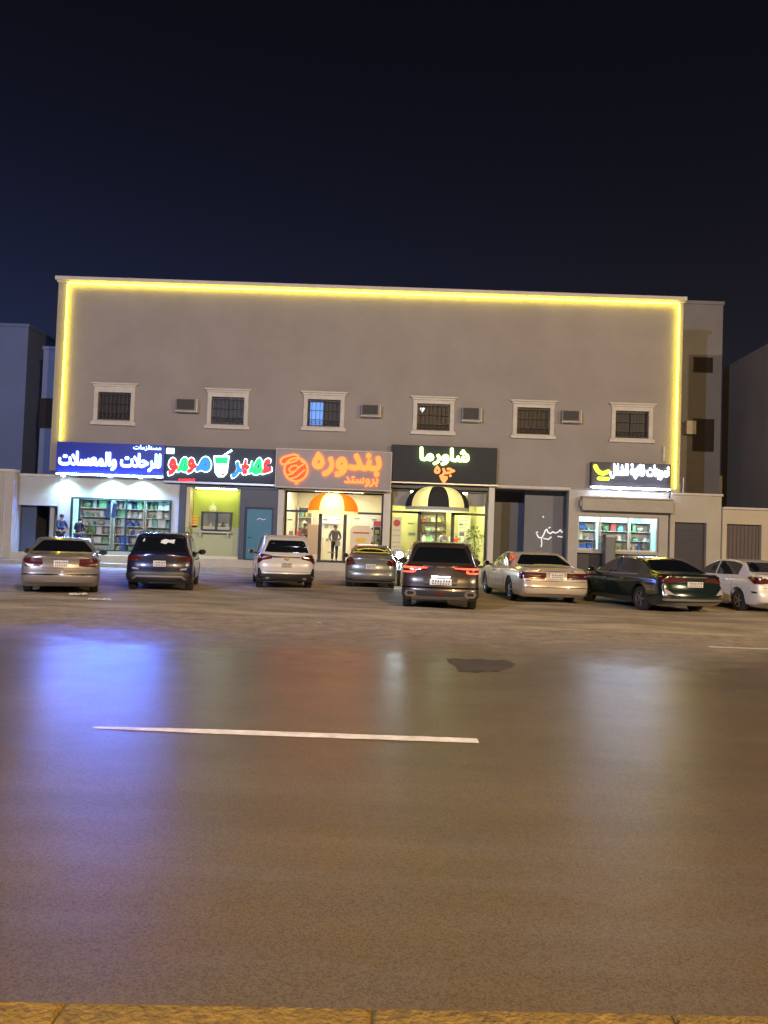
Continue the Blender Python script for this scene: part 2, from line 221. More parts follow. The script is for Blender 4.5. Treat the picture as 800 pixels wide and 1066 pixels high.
def ribbon(pts, y, r, depth=.03):          # stroke drawn with a round nib on an upright plane: short bars plus discs
    b = MB()
    for (x0, z0), (x1, z1) in zip(pts[:-1], pts[1:]):
        d = Vector((x1 - x0, z1 - z0)); 
        if d.length < 1e-6: continue
        n = Vector((-d.y, d.x)).normalized() * r
        b.prism_xz([(x0 + n.x, z0 + n.y), (x0 - n.x, z0 - n.y), (x1 - n.x, z1 - n.y), (x1 + n.x, z1 + n.y)], y, y - depth)
    for x, z in pts: b.cyl((x, y, z), (x, y - depth - .001, z), r, n=10)
    return b
def join(b, c):                            # add ribbon c to ribbon b
    me = bpy.data.meshes.new('t'); c.bm.to_mesh(me); c.bm.free(); b.bm.from_mesh(me); bpy.data.meshes.remove(me); return b
GLYPH = json.loads('{"camp":{"w":7.902,"h":1.035,"c":[[4112,0,4203,12,4291,42,4356,80,4444,176,4483,280,4494,360,4485,440,4445,552,4371,633,4291,658,4219,641,4167,608,4106,536,4074,448,4071,368,4091,304,4139,253,4204,224,4217,208,4189,192,4083,164,4059,143,4049,104,4063,40,4083,14],[6960,0,7011,7,7131,71,7214,144,7283,229,7403,221,7531,255,7619,221,7707,221,7803,248,7859,295,7887,352,7902,432,7886,912,7877,976,7860,1016,7835,1030,7771,1035,7731,1024,7711,1000,7703,952,7725,432,7707,402,7675,396,7635,401,7608,432,7599,472,7590,896,7579,984,7563,1018,7531,1033,7475,1035,7435,1024,7415,1000,7407,960,7422,568,7419,412,7387,396,7347,398,7329,408,7261,568,7211,647,7163,649,7091,610,7074,560,7131,424,7131,336,7110,288,7067,237,7003,194,6923,160,6899,136,6891,104,6909,48,6931,14],[295,208,555,204,723,221,867,263,934,304,976,360,997,416,1006,472,988,568,950,680,931,706,891,717,827,697,795,672,786,640,830,456,818,432,779,410,675,389,547,380,355,381,227,400,189,424,176,448,175,512,189,576,178,616,139,641,59,651,26,616,0,520,0,408,21,344,75,284,115,256,203,223],[3295,208,3347,207,3435,243,3531,221,3659,231,3723,261,3776,320,3799,416,3782,968,3764,1016,3723,1035,3667,1035,3635,1024,3619,1008,3608,976,3623,440,3619,412,3603,398,3555,397,3528,408,3411,619,3355,664,3283,683,3203,658,3139,612,3087,544,3003,402,2915,402,2900,424,2942,536,2941,592,2928,632,2901,672,2867,697,2819,719,2755,732,2707,731,2603,702,2545,672,2484,616,2466,576,2466,536,2491,479,2547,424,2545,408,2531,401,2443,398,2403,423,2384,488,2369,624,2355,650,2323,663,2251,654,2215,624,2207,576,2214,432,2211,414,2195,400,2147,397,2131,408,2140,528,2134,552,2115,576,2059,595,2011,598,1979,576,1950,440,1931,404,1907,396,1867,400,1856,416,1861,456,1872,520,1861,552,1835,572,1755,591,1715,567,1678,440,1659,406,1635,397,1579,397,1547,412,1535,448,1517,976,1499,1018,1459,1035,1379,1030,1353,1016,1340,992,1351,696,1339,661,1123,867,1075,864,1011,800,1006,768,1016,744,1187,571,1271,464,1281,440,1267,423,1227,407,1147,398,1083,403,1035,386,1018,352,1009,288,1019,256,1043,236,1107,221,1203,221,1323,255,1387,291,1475,239,1563,220,1659,221,1755,253,1859,221,1939,221,2035,248,2123,221,2187,221,2251,236,2307,263,2411,223,2507,220,2603,237,2715,273,2867,229,3003,220,3075,240,3139,282,3227,230],[5063,208,5323,204,5483,221,5611,255,5691,300,5736,352,5765,432,5766,496,5748,584,5715,680,5691,711,5659,717,5579,692,5555,672,5547,640,5588,504,5590,456,5571,424,5531,407,5315,380,5115,381,4995,400,4955,422,4938,456,4936,496,4954,584,4946,616,4907,641,4843,655,4819,651,4788,616,4759,488,4760,424,4786,344,4827,292,4883,254,4979,221],[5855,224,5955,220,6011,229,6155,290,6211,251,6299,223,6451,221,6611,260,6819,361,6947,398,6965,448,6950,512,6930,536,6843,559,6723,624,6611,665,6483,667,6427,654,6401,640,6385,600,6396,536,6416,504,6459,487,6595,491,6635,480,6646,464,6627,447,6531,415,6363,396,6323,402,6304,424,6286,888,6273,992,6259,1018,6235,1030,6147,1030,6121,1016,6104,976,6111,704,6103,664,6083,671,5883,867,5859,871,5827,859,5768,792,5766,768,5776,744,5923,603,6043,448,6032,424,5995,407,5915,398,5843,403,5801,384,5776,320,5780,272,5803,240],[3904,232,3963,229,4002,240,4019,257,4030,296,4014,968,3996,1016,3965,1032,3907,1035,3867,1024,3851,1007,3839,968,3855,296,3873,248],[3315,383,3275,399,3237,432,3232,456,3253,488,3275,499,3296,480,3329,408,3328,392],[4267,392,4250,408,4250,448,4267,469,4291,466,4307,440,4310,400,4291,389],[2723,494,2680,536,2691,549,2723,556,2755,547,2764,528,2747,497],[408,632,443,629,499,646,571,629,638,656,661,704,657,752,627,796,587,817,555,817,499,798,427,818,363,787,340,744,338,704,363,660],[5176,632,5211,629,5267,646,5347,629,5379,640,5406,664,5429,712,5419,760,5395,795,5349,816,5315,817,5267,798,5187,818,5155,808,5127,784,5104,736,5108,688,5131,653]]},"small":{"w":4.191,"h":0.971,"c":[[1802,0,1899,38,1979,93,2030,144,2097,240,2163,221,2227,221,2307,239,2363,274,2419,235,2483,220,2595,230,2675,266,2755,229,2891,221,2955,235,3011,269,3075,234,3131,221,3219,229,3291,266,3347,231,3435,221,3499,238,3563,285,3579,282,3635,238,3699,221,3779,231,3859,278,3987,231,4075,232,4123,255,4155,287,4180,328,4191,384,4188,440,4165,504,4123,563,4083,595,4043,611,3995,612,3938,592,3869,520,3780,360,3755,343,3715,334,3659,347,3635,368,3609,456,3595,582,3579,599,3547,603,3515,592,3497,568,3503,408,3497,368,3474,344,3419,333,3371,342,3354,360,3352,416,3364,488,3358,512,3331,530,3283,536,3257,512,3225,368,3203,345,3171,335,3131,335,3088,352,3080,392,3097,496,3075,515,3019,528,2995,510,2959,384,2939,350,2867,332,2763,346,2744,360,2736,384,2752,488,2748,512,2723,530,2675,536,2648,512,2620,392,2595,352,2507,333,2443,347,2416,384,2400,472,2390,944,2363,970,2299,970,2276,952,2272,928,2287,600,2282,360,2265,344,2211,334,2147,347,2123,374,2091,466,2038,576,2011,587,1955,561,1941,536,1996,400,1996,296,1973,240,1927,184,1763,88,1760,64,1776,24],[287,208,491,204,675,221,803,252,877,296,929,368,943,456,895,632,875,653,851,652,803,633,789,608,830,456,824,392,779,358,715,340,619,325,379,316,259,325,179,343,137,368,115,416,123,567,91,585,43,590,21,560,0,464,1,384,24,328,67,277,123,242],[1208,224,1283,220,1331,229,1411,278,1539,231,1619,229,1675,253,1729,312,1750,400,1725,496,1694,544,1651,587,1611,608,1579,613,1523,606,1472,576,1419,512,1342,368,1307,340,1267,333,1195,347,1181,360,1171,392,1151,912,1143,944,1131,961,1107,971,1059,970,1036,952,1040,680,1059,352,1075,304,1120,256,1155,236],[1547,343,1479,368,1471,392,1520,480,1542,496,1571,499,1603,488,1623,464,1644,384,1634,360,1612,344],[3995,343,3931,363,3914,384,3963,480,4003,499,4035,493,4060,472,4083,427,4087,384,4079,360,4059,346],[2602,616,2635,617,2683,655,2739,616,2779,622,2812,656,2819,680,2806,712,2771,738,2731,735,2683,698,2635,736,2587,730,2563,704,2554,672,2569,640],[386,632,427,635,467,667,523,632,573,640,596,664,605,696,590,728,557,752,515,749,475,717,419,752,370,744,347,720,338,688,353,656],[1934,688,1979,689,2019,736,2012,768,1971,807,1931,802,1892,752,1899,720]]},"bandora":{"w":2.375,"h":0.803,"c":[[417,3,491,18,603,80,694,171,743,259,768,363,766,419,751,491,692,627,675,643,643,652,563,619,535,579,539,547,588,443,598,387,577,299,523,233,459,193,371,155,353,131,352,99,379,27],[841,3,883,0,963,20,1091,81,1170,163,1227,287,1291,250,1387,223,1515,224,1627,262,1739,223,1835,224,1931,257,2035,224,2139,221,2151,211,2128,171,2120,131,2137,75,2163,51,2203,37,2259,50,2299,91,2310,139,2292,187,2245,235,2299,272,2333,307,2354,347,2375,427,2366,523,2324,675,2307,700,2267,717,2227,708,2162,675,2151,635,2190,515,2197,419,2171,399,2075,399,2035,409,2025,427,2043,531,2035,563,2019,579,1942,611,1990,643,2010,683,2015,715,2007,747,1963,792,1907,803,1849,771,1827,723,1829,683,1848,651,1905,603,1877,563,1835,411,1811,399,1763,399,1747,404,1730,427,1669,579,1573,747,1531,777,1491,774,1427,733,1412,691,1426,651,1516,499,1534,451,1529,419,1491,400,1419,399,1299,424,1273,411,1235,369,1226,379,1212,467,1193,523,1131,613,1091,640,1043,654,979,651,923,628,883,598,846,547,818,483,801,411,811,339,833,291,875,250,939,224,953,211,923,192,811,166,788,147,783,107,797,43,811,17],[184,227,227,223,275,234,355,272,405,331,438,443,426,515,389,603,339,670,243,764,211,782,187,783,163,773,129,739,104,699,99,651,26,539,0,459,3,379,41,299,91,257],[995,393,978,411,984,451,1003,473,1027,467,1044,435,1043,403,1027,392],[195,409,171,430,176,467,209,531,219,537,237,531,262,491,270,435,243,409]]},"broast":{"w":2.771,"h":0.774,"c":[[1734,2,1759,0,1855,23,1922,50,1984,90,2048,162,2096,282,2097,418,2080,482,2047,546,2002,594,1967,616,1911,629,1871,621,1805,586,1763,538,1720,450,1708,370,1725,314,1759,266,1815,233,1895,220,1904,210,1863,177,1743,147,1703,122,1692,90,1700,42,1711,18],[2126,2,2151,2,2207,24,2311,89,2375,151,2439,237,2503,223,2575,224,2655,245,2719,287,2756,346,2771,410,2769,482,2724,650,2703,682,2679,689,2591,650,2582,618,2615,518,2633,426,2623,389,2575,369,2519,368,2487,379,2471,394,2420,530,2375,612,2359,622,2335,620,2263,578,2258,546,2313,418,2312,314,2287,258,2234,202,2167,161,2103,136,2079,114,2075,90,2094,34],[2606,42,2639,40,2663,50,2703,98,2705,130,2695,154,2648,194,2615,197,2591,187,2550,138,2548,106,2558,82],[139,226,255,224,304,234,383,272,463,233,511,223,631,232,703,264,775,234,831,223,943,224,1047,264,1111,234,1159,223,1231,225,1319,257,1415,224,1487,224,1543,240,1595,274,1628,314,1656,386,1658,474,1648,530,1616,642,1591,682,1567,689,1503,667,1471,634,1521,426,1503,378,1447,367,1407,379,1398,402,1410,530,1391,552,1359,565,1311,569,1287,554,1256,426,1244,394,1223,373,1183,367,1143,377,1131,410,1145,498,1140,522,1111,547,1047,561,1013,530,979,410,959,380,911,367,807,377,787,402,801,506,796,530,767,560,703,569,666,538,622,386,567,368,511,370,471,402,425,522,311,730,295,747,271,753,205,714,186,682,296,474,306,434,301,394,271,376,191,367,55,398,33,378,0,314,6,290,31,266],[1871,370,1852,402,1867,458,1895,477,1927,469,1949,434,1954,378,1935,367],[630,618,671,618,719,644,783,615,831,632,860,666,865,706,847,742,808,770,767,771,719,745,655,774,607,757,577,722,572,682,591,647]]},"shaw":{"w":2.672,"h":1.037,"c":[[795,3,836,9,908,41,1012,112,1085,203,1120,283,1136,363,1123,483,1061,627,1036,646,1004,651,931,619,903,579,907,547,941,483,967,403,965,355,942,291,893,235,832,195,748,157,726,123,726,91,747,35],[1209,3,1252,0,1324,18,1452,74,1533,155,1581,259,1591,307,1591,419,1553,547,1527,587,1484,627,1428,651,1388,655,1340,649,1284,621,1219,555,1187,483,1169,395,1194,307,1235,259,1321,211,1292,192,1180,166,1157,147,1151,115,1166,43,1180,17],[177,227,316,224,412,267,516,234,596,224,684,253,741,307,775,411,775,459,757,523,724,584,684,630,596,675,540,675,449,635,379,547,317,427,290,403,220,401,204,414,195,443,183,811,168,1003,148,1026,108,1037,52,1035,12,1011,0,971,0,803,19,395,40,323,68,279,108,251],[1808,227,1948,223,2052,254,2140,223,2236,224,2316,249,2404,224,2492,223,2580,253,2629,299,2669,395,2672,491,2620,682,2596,706,2564,716,2476,693,2486,747,2483,779,2463,819,2428,851,2405,915,2364,952,2308,961,2275,947,2243,915,2220,851,2168,795,2163,739,2192,691,2236,666,2276,666,2324,684,2388,663,2457,675,2454,627,2503,451,2500,415,2476,399,2436,400,2417,419,2429,531,2420,563,2396,582,2332,598,2292,590,2268,571,2234,427,2212,401,2164,400,2148,411,2162,523,2150,555,2116,574,2044,592,2020,586,2004,570,1968,443,1948,407,1916,399,1844,404,1825,443,1805,987,1790,1019,1772,1030,1676,1035,1642,1019,1625,971,1649,395,1667,331,1696,283,1740,249],[1364,393,1346,411,1350,443,1372,472,1395,467,1412,435,1412,403,1396,392],[532,410,510,427,515,451,548,492,564,496,580,488,604,451,604,419,580,407]]},"jarra":{"w":1.399,"h":0.766,"c":[[417,1,443,0,494,17,603,80,683,157,731,225,899,221,995,240,1115,283,1267,362,1363,386,1386,401,1399,465,1379,514,1291,539,1099,634,1027,652,931,651,859,632,843,616,836,585,856,513,875,493,899,487,1019,491,1093,473,1104,465,1104,449,1035,416,947,392,875,381,795,385,770,409,721,537,678,617,635,632,563,601,544,577,543,553,596,425,598,329,572,273,539,232,483,192,363,127,358,89,379,33,395,10],[1073,41,1107,40,1139,54,1164,81,1177,113,1175,145,1158,185,1107,211,1067,210,1035,195,1003,137,1019,72],[184,225,227,221,275,232,355,270,397,329,423,409,422,481,388,577,323,668,231,753,203,766,179,764,123,714,107,641,38,545,0,425,16,345,48,289,107,247],[187,391,161,417,168,465,203,529,219,538,235,531,268,481,270,417,243,391]]},"grocer":{"w":8.628,"h":1.038,"c":[[240,3,387,0,491,32,575,91,633,179,670,315,679,419,664,723,663,923,652,979,635,1010,595,1023,539,1020,504,995,496,899,511,627,511,331,502,275,467,208,411,170,371,160,275,160,202,187,173,219,160,251,161,315,184,403,178,435,147,457,91,476,59,471,40,451,0,315,0,219,19,155,49,107,99,59,163,26],[7329,3,7403,11,7523,50,7611,112,7690,219,7803,229,7851,248,7900,283,7915,283,8011,226,8091,208,8155,224,8203,247,8291,225,8379,224,8515,264,8558,299,8583,347,8599,403,8598,491,8572,603,8539,691,8507,705,8435,684,8404,659,8396,627,8436,491,8444,411,8427,394,8395,385,8307,388,8270,427,8179,605,8147,637,8099,660,8035,668,7971,645,7923,614,7859,533,7787,403,7747,384,7708,395,7673,523,7651,565,7611,606,7571,628,7507,646,7435,628,7387,599,7334,531,7307,459,7296,379,7315,315,7339,280,7379,251,7459,225,7469,211,7435,186,7331,162,7285,139,7276,107,7291,40,7307,13],[3696,11,3779,21,3855,59,3892,115,3905,203,3915,219,4083,224,4139,235,4219,262,4270,299,4295,347,4311,411,4287,507,4246,579,4199,635,4120,707,4110,731,4152,763,4347,859,4363,852,4367,835,4385,395,4408,315,4435,275,4491,242,4563,225,4739,224,4851,243,4923,267,4998,323,5036,387,5062,475,5063,563,5054,611,5006,731,4955,780,4891,806,4843,807,4755,770,4707,715,4680,659,4657,579,4659,523,4683,459,4747,403,4747,388,4595,384,4557,403,4544,443,4523,982,4507,1010,4467,1023,4395,1018,4355,985,4323,1006,4283,1004,4043,885,3971,838,3931,795,3907,723,3915,682,4117,491,4151,427,4143,403,4123,393,4059,384,3899,384,3845,395,3839,411,3862,499,3863,539,3839,635,3795,692,3707,721,3619,695,3547,629,3498,539,3451,392,3419,384,3371,392,3355,406,3345,435,3324,779,3307,810,3275,822,3227,823,3190,811,3157,739,3043,689,2969,627,2928,555,2920,483,2931,425,2970,371,3011,346,3075,323,3147,312,3203,316,3267,259,3347,229,3451,220,3468,203,3507,118,3555,65,3611,34],[7010,35,7083,57,7147,35,7179,37,7222,59,7245,107,7235,163,7195,201,7155,211,7083,190,7048,211,7059,227,7139,250,7179,273,7220,315,7242,371,7254,459,7228,587,7189,691,7163,704,7131,701,7067,675,7049,651,7048,619,7094,467,7095,419,7081,395,7019,383,6939,384,6902,395,6888,427,6901,523,6891,554,6859,575,6795,587,6771,583,6752,563,6707,403,6675,385,6619,384,6579,392,6563,407,6552,459,6532,979,6522,1003,6491,1020,6435,1023,6403,1015,6384,995,6376,955,6384,571,6393,403,6408,339,6433,291,6483,250,6571,225,6691,225,6803,258,6875,233,6988,219,6994,211,6944,163,6937,107,6960,59],[3683,179,3649,203,3630,243,3651,255,3702,251,3747,227,3754,195,3731,177],[5631,211,5891,208,5995,217,6147,248,6219,275,6255,299,6297,347,6326,427,6327,499,6308,579,6276,675,6259,698,6227,704,6155,682,6133,667,6126,643,6166,499,6166,443,6147,417,6099,393,5875,368,5683,368,5563,387,5515,417,5499,459,5515,579,5507,609,5475,628,5395,638,5378,627,5365,603,5336,475,5344,395,5374,323,5403,289,5459,254,5539,227],[784,227,883,224,947,235,1083,295,1155,248,1251,224,1355,225,1451,257,1555,224,1635,225,1723,250,1811,225,1883,224,2003,269,2107,227,2195,224,2259,237,2311,259,2342,283,2369,331,2391,435,2375,883,2366,971,2354,1003,2315,1022,2259,1022,2221,1003,2208,963,2223,635,2219,402,2195,385,2147,384,2099,403,2075,459,2052,619,2035,642,2003,649,1947,644,1915,625,1908,595,1919,467,1916,411,1891,387,1843,384,1827,390,1816,411,1827,523,1819,553,1787,573,1723,587,1699,583,1680,563,1647,419,1619,386,1571,384,1547,400,1544,435,1558,507,1546,547,1515,564,1451,577,1430,571,1416,555,1378,427,1358,395,1307,383,1241,395,1224,435,1204,955,1177,1011,1147,1022,1091,1022,1053,1003,1040,963,1055,659,1048,635,1027,641,927,755,819,859,787,864,763,854,712,787,711,763,721,739,875,583,983,443,971,416,923,395,843,385,771,390,733,371,713,307,717,267,734,243],[2505,235,2563,232,2595,240,2615,259,2623,291,2607,923,2591,995,2558,1019,2499,1023,2467,1015,2448,995,2440,963,2456,355,2472,259],[8075,371,8018,403,7994,435,7995,459,8029,499,8043,503,8062,491,8103,411,8104,379],[7491,387,7467,397,7458,419,7475,464,7503,475,7531,447,7542,403,7523,385],[3635,417,3627,435,3642,475,3669,523,3691,536,3702,515,3689,459,3659,425],[3107,483,3082,499,3083,523,3107,548,3147,569,3171,562,3177,491,3155,480],[4835,546,4818,563,4822,611,4851,641,4875,633,4898,587,4899,555,4883,545],[6760,619,6795,616,6835,630,6857,651,6868,683,6870,715,6859,747,6835,774,6806,787,6771,788,6731,772,6710,747,6699,715,6715,651],[5745,635,5779,633,5835,653,5907,632,5963,656,5986,691,5988,731,5966,779,5923,802,5891,804,5835,785,5755,806,5707,783,5683,739,5683,699,5700,659],[1641,667,1675,665,1731,685,1779,667,1811,665,1843,676,1868,699,1884,739,1882,771,1862,811,1822,843,1803,907,1771,939,1731,950,1683,937,1659,915,1638,843,1593,803,1576,755,1593,699],[8385,739,8411,737,8475,754,8547,737,8603,761,8628,811,8626,843,8603,886,8558,907,8531,910,8467,893,8395,910,8339,886,8315,835,8317,803,8339,761],[4824,835,4851,832,4899,851,4921,875,4932,907,4916,971,4870,1003,4835,1007,4795,995,4772,971,4760,939,4758,907,4771,875,4795,849],[3072,867,3107,860,3171,881,3243,860,3299,882,3322,923,3324,963,3302,1011,3259,1034,3227,1036,3171,1016,3099,1038,3043,1014,3021,979,3017,931,3033,891]]},"ain":{"w":0.56,"h":0.535,"c":[[48,3,154,0,314,25,450,64,548,107,560,155,534,227,514,251,474,255,402,224,354,214,314,222,266,259,255,307,269,339,306,358,378,356,410,355,442,370,467,435,466,491,450,510,418,525,378,535,274,532,194,503,127,443,101,403,79,331,80,259,98,187,25,155,0,75,11,27]]},"sad":{"w":1.089,"h":0.479,"c":[[398,3,610,0,722,19,810,46,922,17,1002,16,1050,33,1086,75,1089,123,1058,167,1026,186,962,192,946,202,950,291,934,347,901,403,858,442,770,476,698,479,562,433,471,371,314,212,303,235,315,315,301,347,274,367,226,380,179,371,153,339,109,211,90,196,34,179,15,155,0,75,11,43,34,24,114,17,210,54,306,19],[538,178,528,187,535,203,626,273,690,302,754,296,772,275,772,243,738,206,674,185]]},"ya":{"w":0.513,"h":0.566,"c":[[136,3,170,0,226,21,298,0,346,16,378,51,390,91,379,139,356,179,370,189,458,199,510,251,513,299,474,349,434,366,354,368,333,379,327,411,343,491,338,530,314,550,242,566,203,555,175,523,138,386,114,369,42,358,15,331,0,267,7,227,27,203,102,179,73,131,66,83,90,32],[218,171,183,195,198,211,234,223,262,211,274,195,234,171]]},"ra":{"w":0.56,"h":0.654,"c":[[70,0,159,26,247,79,315,136,383,227,471,223,527,247,548,272,560,312,544,360,519,384,431,417,371,568,338,632,303,654,247,642,192,600,187,552,242,424,242,344,227,304,183,245,115,200,23,160,7,143,0,112,22,40,39,14]]},"mim":{"w":0.557,"h":0.451,"c":[[46,0,105,1,193,43,337,4,409,7,484,40,534,104,557,200,554,248,530,320,485,384,433,430,369,451,305,447,229,408,169,338,92,192,33,160,13,136,0,48,15,16],[321,183,297,192,292,216,321,264,353,271,382,232,385,192,369,181]]},"waw":{"w":0.571,"h":0.659,"c":[[62,0,160,15,272,58,372,144,416,212,512,228,564,280,571,320,555,360,520,388,448,406,398,560,324,632,240,659,152,634,78,568,39,496,20,408,22,368,38,320,88,263,178,216,152,196,40,169,8,143,0,104,18,40,32,14],[232,399,208,408,197,432,208,460,232,473,253,456,266,416,256,400]]}}')
# ------------------------------------------------------------------ vehicles
def curve(pts):
    xs = [p[0] for p in pts]; ys = [p[1] for p in pts]; n = len(pts)
    d = [(ys[i+1] - ys[i]) / (xs[i+1] - xs[i]) for i in range(n - 1)]
    m_ = [d[0]] + [0 if d[i-1] * d[i] <= 0 else 2 * d[i-1] * d[i] / (d[i-1] + d[i]) for i in range(1, n - 1)] + [d[-1]]
    def f(x):
        if x <= xs[0]: return ys[0]
        if x >= xs[-1]: return ys[-1]
        i = max(k for k in range(n - 1) if xs[k] <= x); h = xs[i+1] - xs[i]; t = (x - xs[i]) / h
        return (2*t**3 - 3*t*t + 1) * ys[i] + (t**3 - 2*t*t + t) * h * m_[i] + (-2*t**3 + 3*t*t) * ys[i+1] + (t**3 - t*t) * h * m_[i+1]
    return f

RUBBER = pm('tyre_rubber', (.018, .018, .018), .8, noise=(9, .3))
DARKGLASS = pm('tinted_glass', (.006, .007, .009), .06, spec=.7, coat=.6)
BLACKTRIM = pm('black_trim', (.015, .015, .016), .45, noise=(20, .25))
CHROME = pm('chrome', (.6, .6, .6), .12, metal=1)
RIMMET = pm('rim_alloy', (.35, .35, .36), .3, metal=.9, noise=(14, .2))
PLATE = pm('plate_white', (.62, .62, .6), .5, noise=(30, .12))
PLATEINK = pm('plate_ink', (.03, .03, .035), .6)
WELL = pm('underbody', (.01, .01, .01), .9)
REDLAMP = pm('tail_lamp_red', (.065, .005, .005), .15, coat=1)
REDLIT = pm('tail_lamp_lit', (.5, .03, .02), .2, emit=(1, .07, .03), es=4.0)
CLEARLAMP = pm('lamp_clear', (.35, .33, .3), .12, coat=1)
SILVERTRIM = pm('silver_trim', (.35, .35, .36), .35, metal=.8)
STICKER = pm('sticker_white', (.7, .7, .7), .6)

class Car:
    def __init__(s, name, label, cat, sp, paint):
        s.root = empty(name, (0, 0, 0), label, cat); s.sp = sp; s.paint = paint
        L, W = sp['L'], sp['W'] / 2
        s.L, s.W = L, W
        s.T = curve(sp['T']); s.B = curve(sp['B']); s.RW = curve(sp['RW']); s.RP = curve(sp['rear'])
        s.PW = curve([(0, .90), (.04, .945), (.14, .98), (.4, 1), (L - .7, 1), (L - .25, .93), (L - .06, .84), (L, .76)])
        ys = [0, .015, .04, .08, .13]; y = .13
        while y < L - .13: y += .065; ys.append(min(y, L - .13))
        ys += [L - .08, L - .03, L]
        bm = bmesh.new(); rings = []
        def half(y):
            Wd = W * s.PW(y); T = s.T(y); B = min(s.B(y), T - .01); S = sp.get('S', .2) + .10 * max(0, (.25 - y) / .25) + .1 * max(0, (y - L + .4) / .4)
            Rw = min(s.RW(y) * s.PW(y), Wd - .06); g = T - B
            pts = [(0, S), (Wd * .5, S), (Wd - .12, S), (Wd - .045, S + .03), (Wd - .012, S + .10), (Wd, S + .2), (Wd + .004, S + .45 * (B - S)), (Wd, S + .7 * (B - S)),
                   (Wd - .012, B - .09), (Wd - .03, B - .03), (Wd - .06, B)]
            for k in (.2, .4, .6, .78, .9):
                t = k; pts.append((Wd - .07 + (Rw - Wd + .07) * t ** 1.15, B + g * k))
            pts += [(Rw - .035, B + g * .965), (Rw - .10, T - .012 - .01 * min(1, g)), (Rw * .6, T - .005), (Rw * .3, T - .001), (0, T)]
            return pts
        def yoff(y, z): return s.RP(z) * max(0, 1 - y / .55) ** 1.5
        NX = 8
        for y in ys:
            h = half(y); row = []
            for x, z in h: row.append((x, z))
            full = [(x, z) for x, z in h] + [(-x, z) for x, z in h[-2:0:-1]]
            rings.append([bm.verts.new((x, y + yoff(y, z) * 1.0, z)) for x, z in full])
        n = len(rings[0])
        for a, b in zip(rings[:-1], rings[1:]):
            for i in range(n): bm.faces.new((a[i], b[i], b[(i+1) % n], a[(i+1) % n]))
        hl = len(half(0))
        for ring, sg, y0 in ((rings[0], -1, 0), (rings[-1], 1, L)):   # bowed caps
            prev = [ring[0]] * (NX + 1)
            for i in range(1, hl):
                if i == hl - 1: cur = [ring[i]] * (NX + 1)
                else:
                    r_, l_ = ring[i], ring[n - i]; cur = [r_]
                    for k in range(1, NX):
                        t = k / NX; p = r_.co.lerp(l_.co, t); bow = (.11 if sg < 0 else .22) * (1 - (2*t - 1) ** 2)
                        fz = min(1, i / 3) * min(1, (hl - 1 - i) / 5)
                        p.y += sg * bow * fz; cur.append(bm.verts.new(p))
                    cur.append(l_)
                for k in range(NX):
                    q = []
                    for vv in (prev[k], prev[k+1], cur[k+1], cur[k]):
                        if vv not in q: q.append(vv)
                    if len(q) >= 3:
                        try: bm.faces.new(q)
                        except ValueError: pass
                prev = cur
        bmesh.ops.recalc_face_normals(bm, faces=bm.faces)
        s.bvh = BVHTree.FromBMesh(bm)
        me = bpy.data.meshes.new('body'); bm.to_mesh(me); bm.free()
        o = bpy.data.objects.new('body', me); COL.objects.link(o)
        r = sp['wr']; s.axles = sp['axles']
        cut = MB()
        for ya in s.axles:
            for sg in (-1, 1): cut.cyl((sg * (W - .27), ya, r + .01), (sg * (W + .2), ya, r + .01), r * 1.17, n=32)
        cme = bpy.data.meshes.new('c'); cut.bm.to_mesh(cme); cut.bm.free()
        co = bpy.data.objects.new('c', cme); COL.objects.link(co)
        md = o.modifiers.new('b', 'BOOLEAN'); md.object = co; md.operation = 'DIFFERENCE'; md.solver = 'EXACT'
        me2 = bpy.data.meshes.new_from_object(o.evaluated_get(bpy.context.evaluated_depsgraph_get()))
        bpy.data.objects.remove(o); bpy.data.objects.remove(co)
        smooth(me2, 40); s.body = link_mesh('body', me2, paint, s.root)
        s.wheels(r)
    def wheels(s, r):
        W = s.W; sp = s.sp
        wm = MB().lathe((0, 0, 0), [(-.1, r * .62), (-.1, r * .9), (-.075, r * .985), (-.03, r), (.03, r), (.075, r * .985), (.1, r * .9), (.1, r * .62), (.07, r * .6), (.07, 0)], n=36)
        me = bpy.data.meshes.new('tyre'); wm.bm.to_mesh(me); wm.bm.free(); smooth(me, 40); me.materials.append(RUBBER)
        rm = MB().lathe((.085, 0, 0), [(.012, r * .66), (.0, r * .58), (-.05, r * .55)], n=36)
        rm.cyl((.06, 0, 0), (.105, 0, 0), r * .15, n=16)
        ns = sp.get('spokes', 5)
        for k in range(ns):
            a = 2 * math.pi * k / ns; u = Vector((0, math.cos(a), math.sin(a))); v = Vector((0, -math.sin(a), math.cos(a)))
            b = bmesh.new(); pts = [u * r * .08 + v * r * .09, u * r * .08 - v * r * .09, u * r * .6 - v * r * .06, u * r * .6 + v * r * .06]
            lo = [b.verts.new(p + Vector((.055, 0, 0))) for p in pts]; hi = [b.verts.new(p + Vector((.098 if i < 2 else .085, 0, 0))) for i, p in enumerate(pts)]
            b.faces.new(lo); b.faces.new(hi[::-1])
            for i in range(4): b.faces.new((lo[i], hi[i], hi[(i+1) % 4], lo[(i+1) % 4]))
            rm.add(b)
        bmesh.ops.recalc_face_normals(rm.bm, faces=rm.bm.faces)
        rme = bpy.data.meshes.new('rim'); rm.bm.to_mesh(rme); rm.bm.free(); rme.materials.append(RIMMET)
        for ya in s.axles:
            for sg in (-1, 1):
                e = bpy.data.objects.new('wheel', me); COL.objects.link(e); e.parent = s.root
                e.location = (sg * (W - .125), ya, r); e.rotation_euler = (0, 0, 0 if sg > 0 else math.pi)
                q = bpy.data.objects.new('rim', rme); COL.objects.link(q); q.parent = e
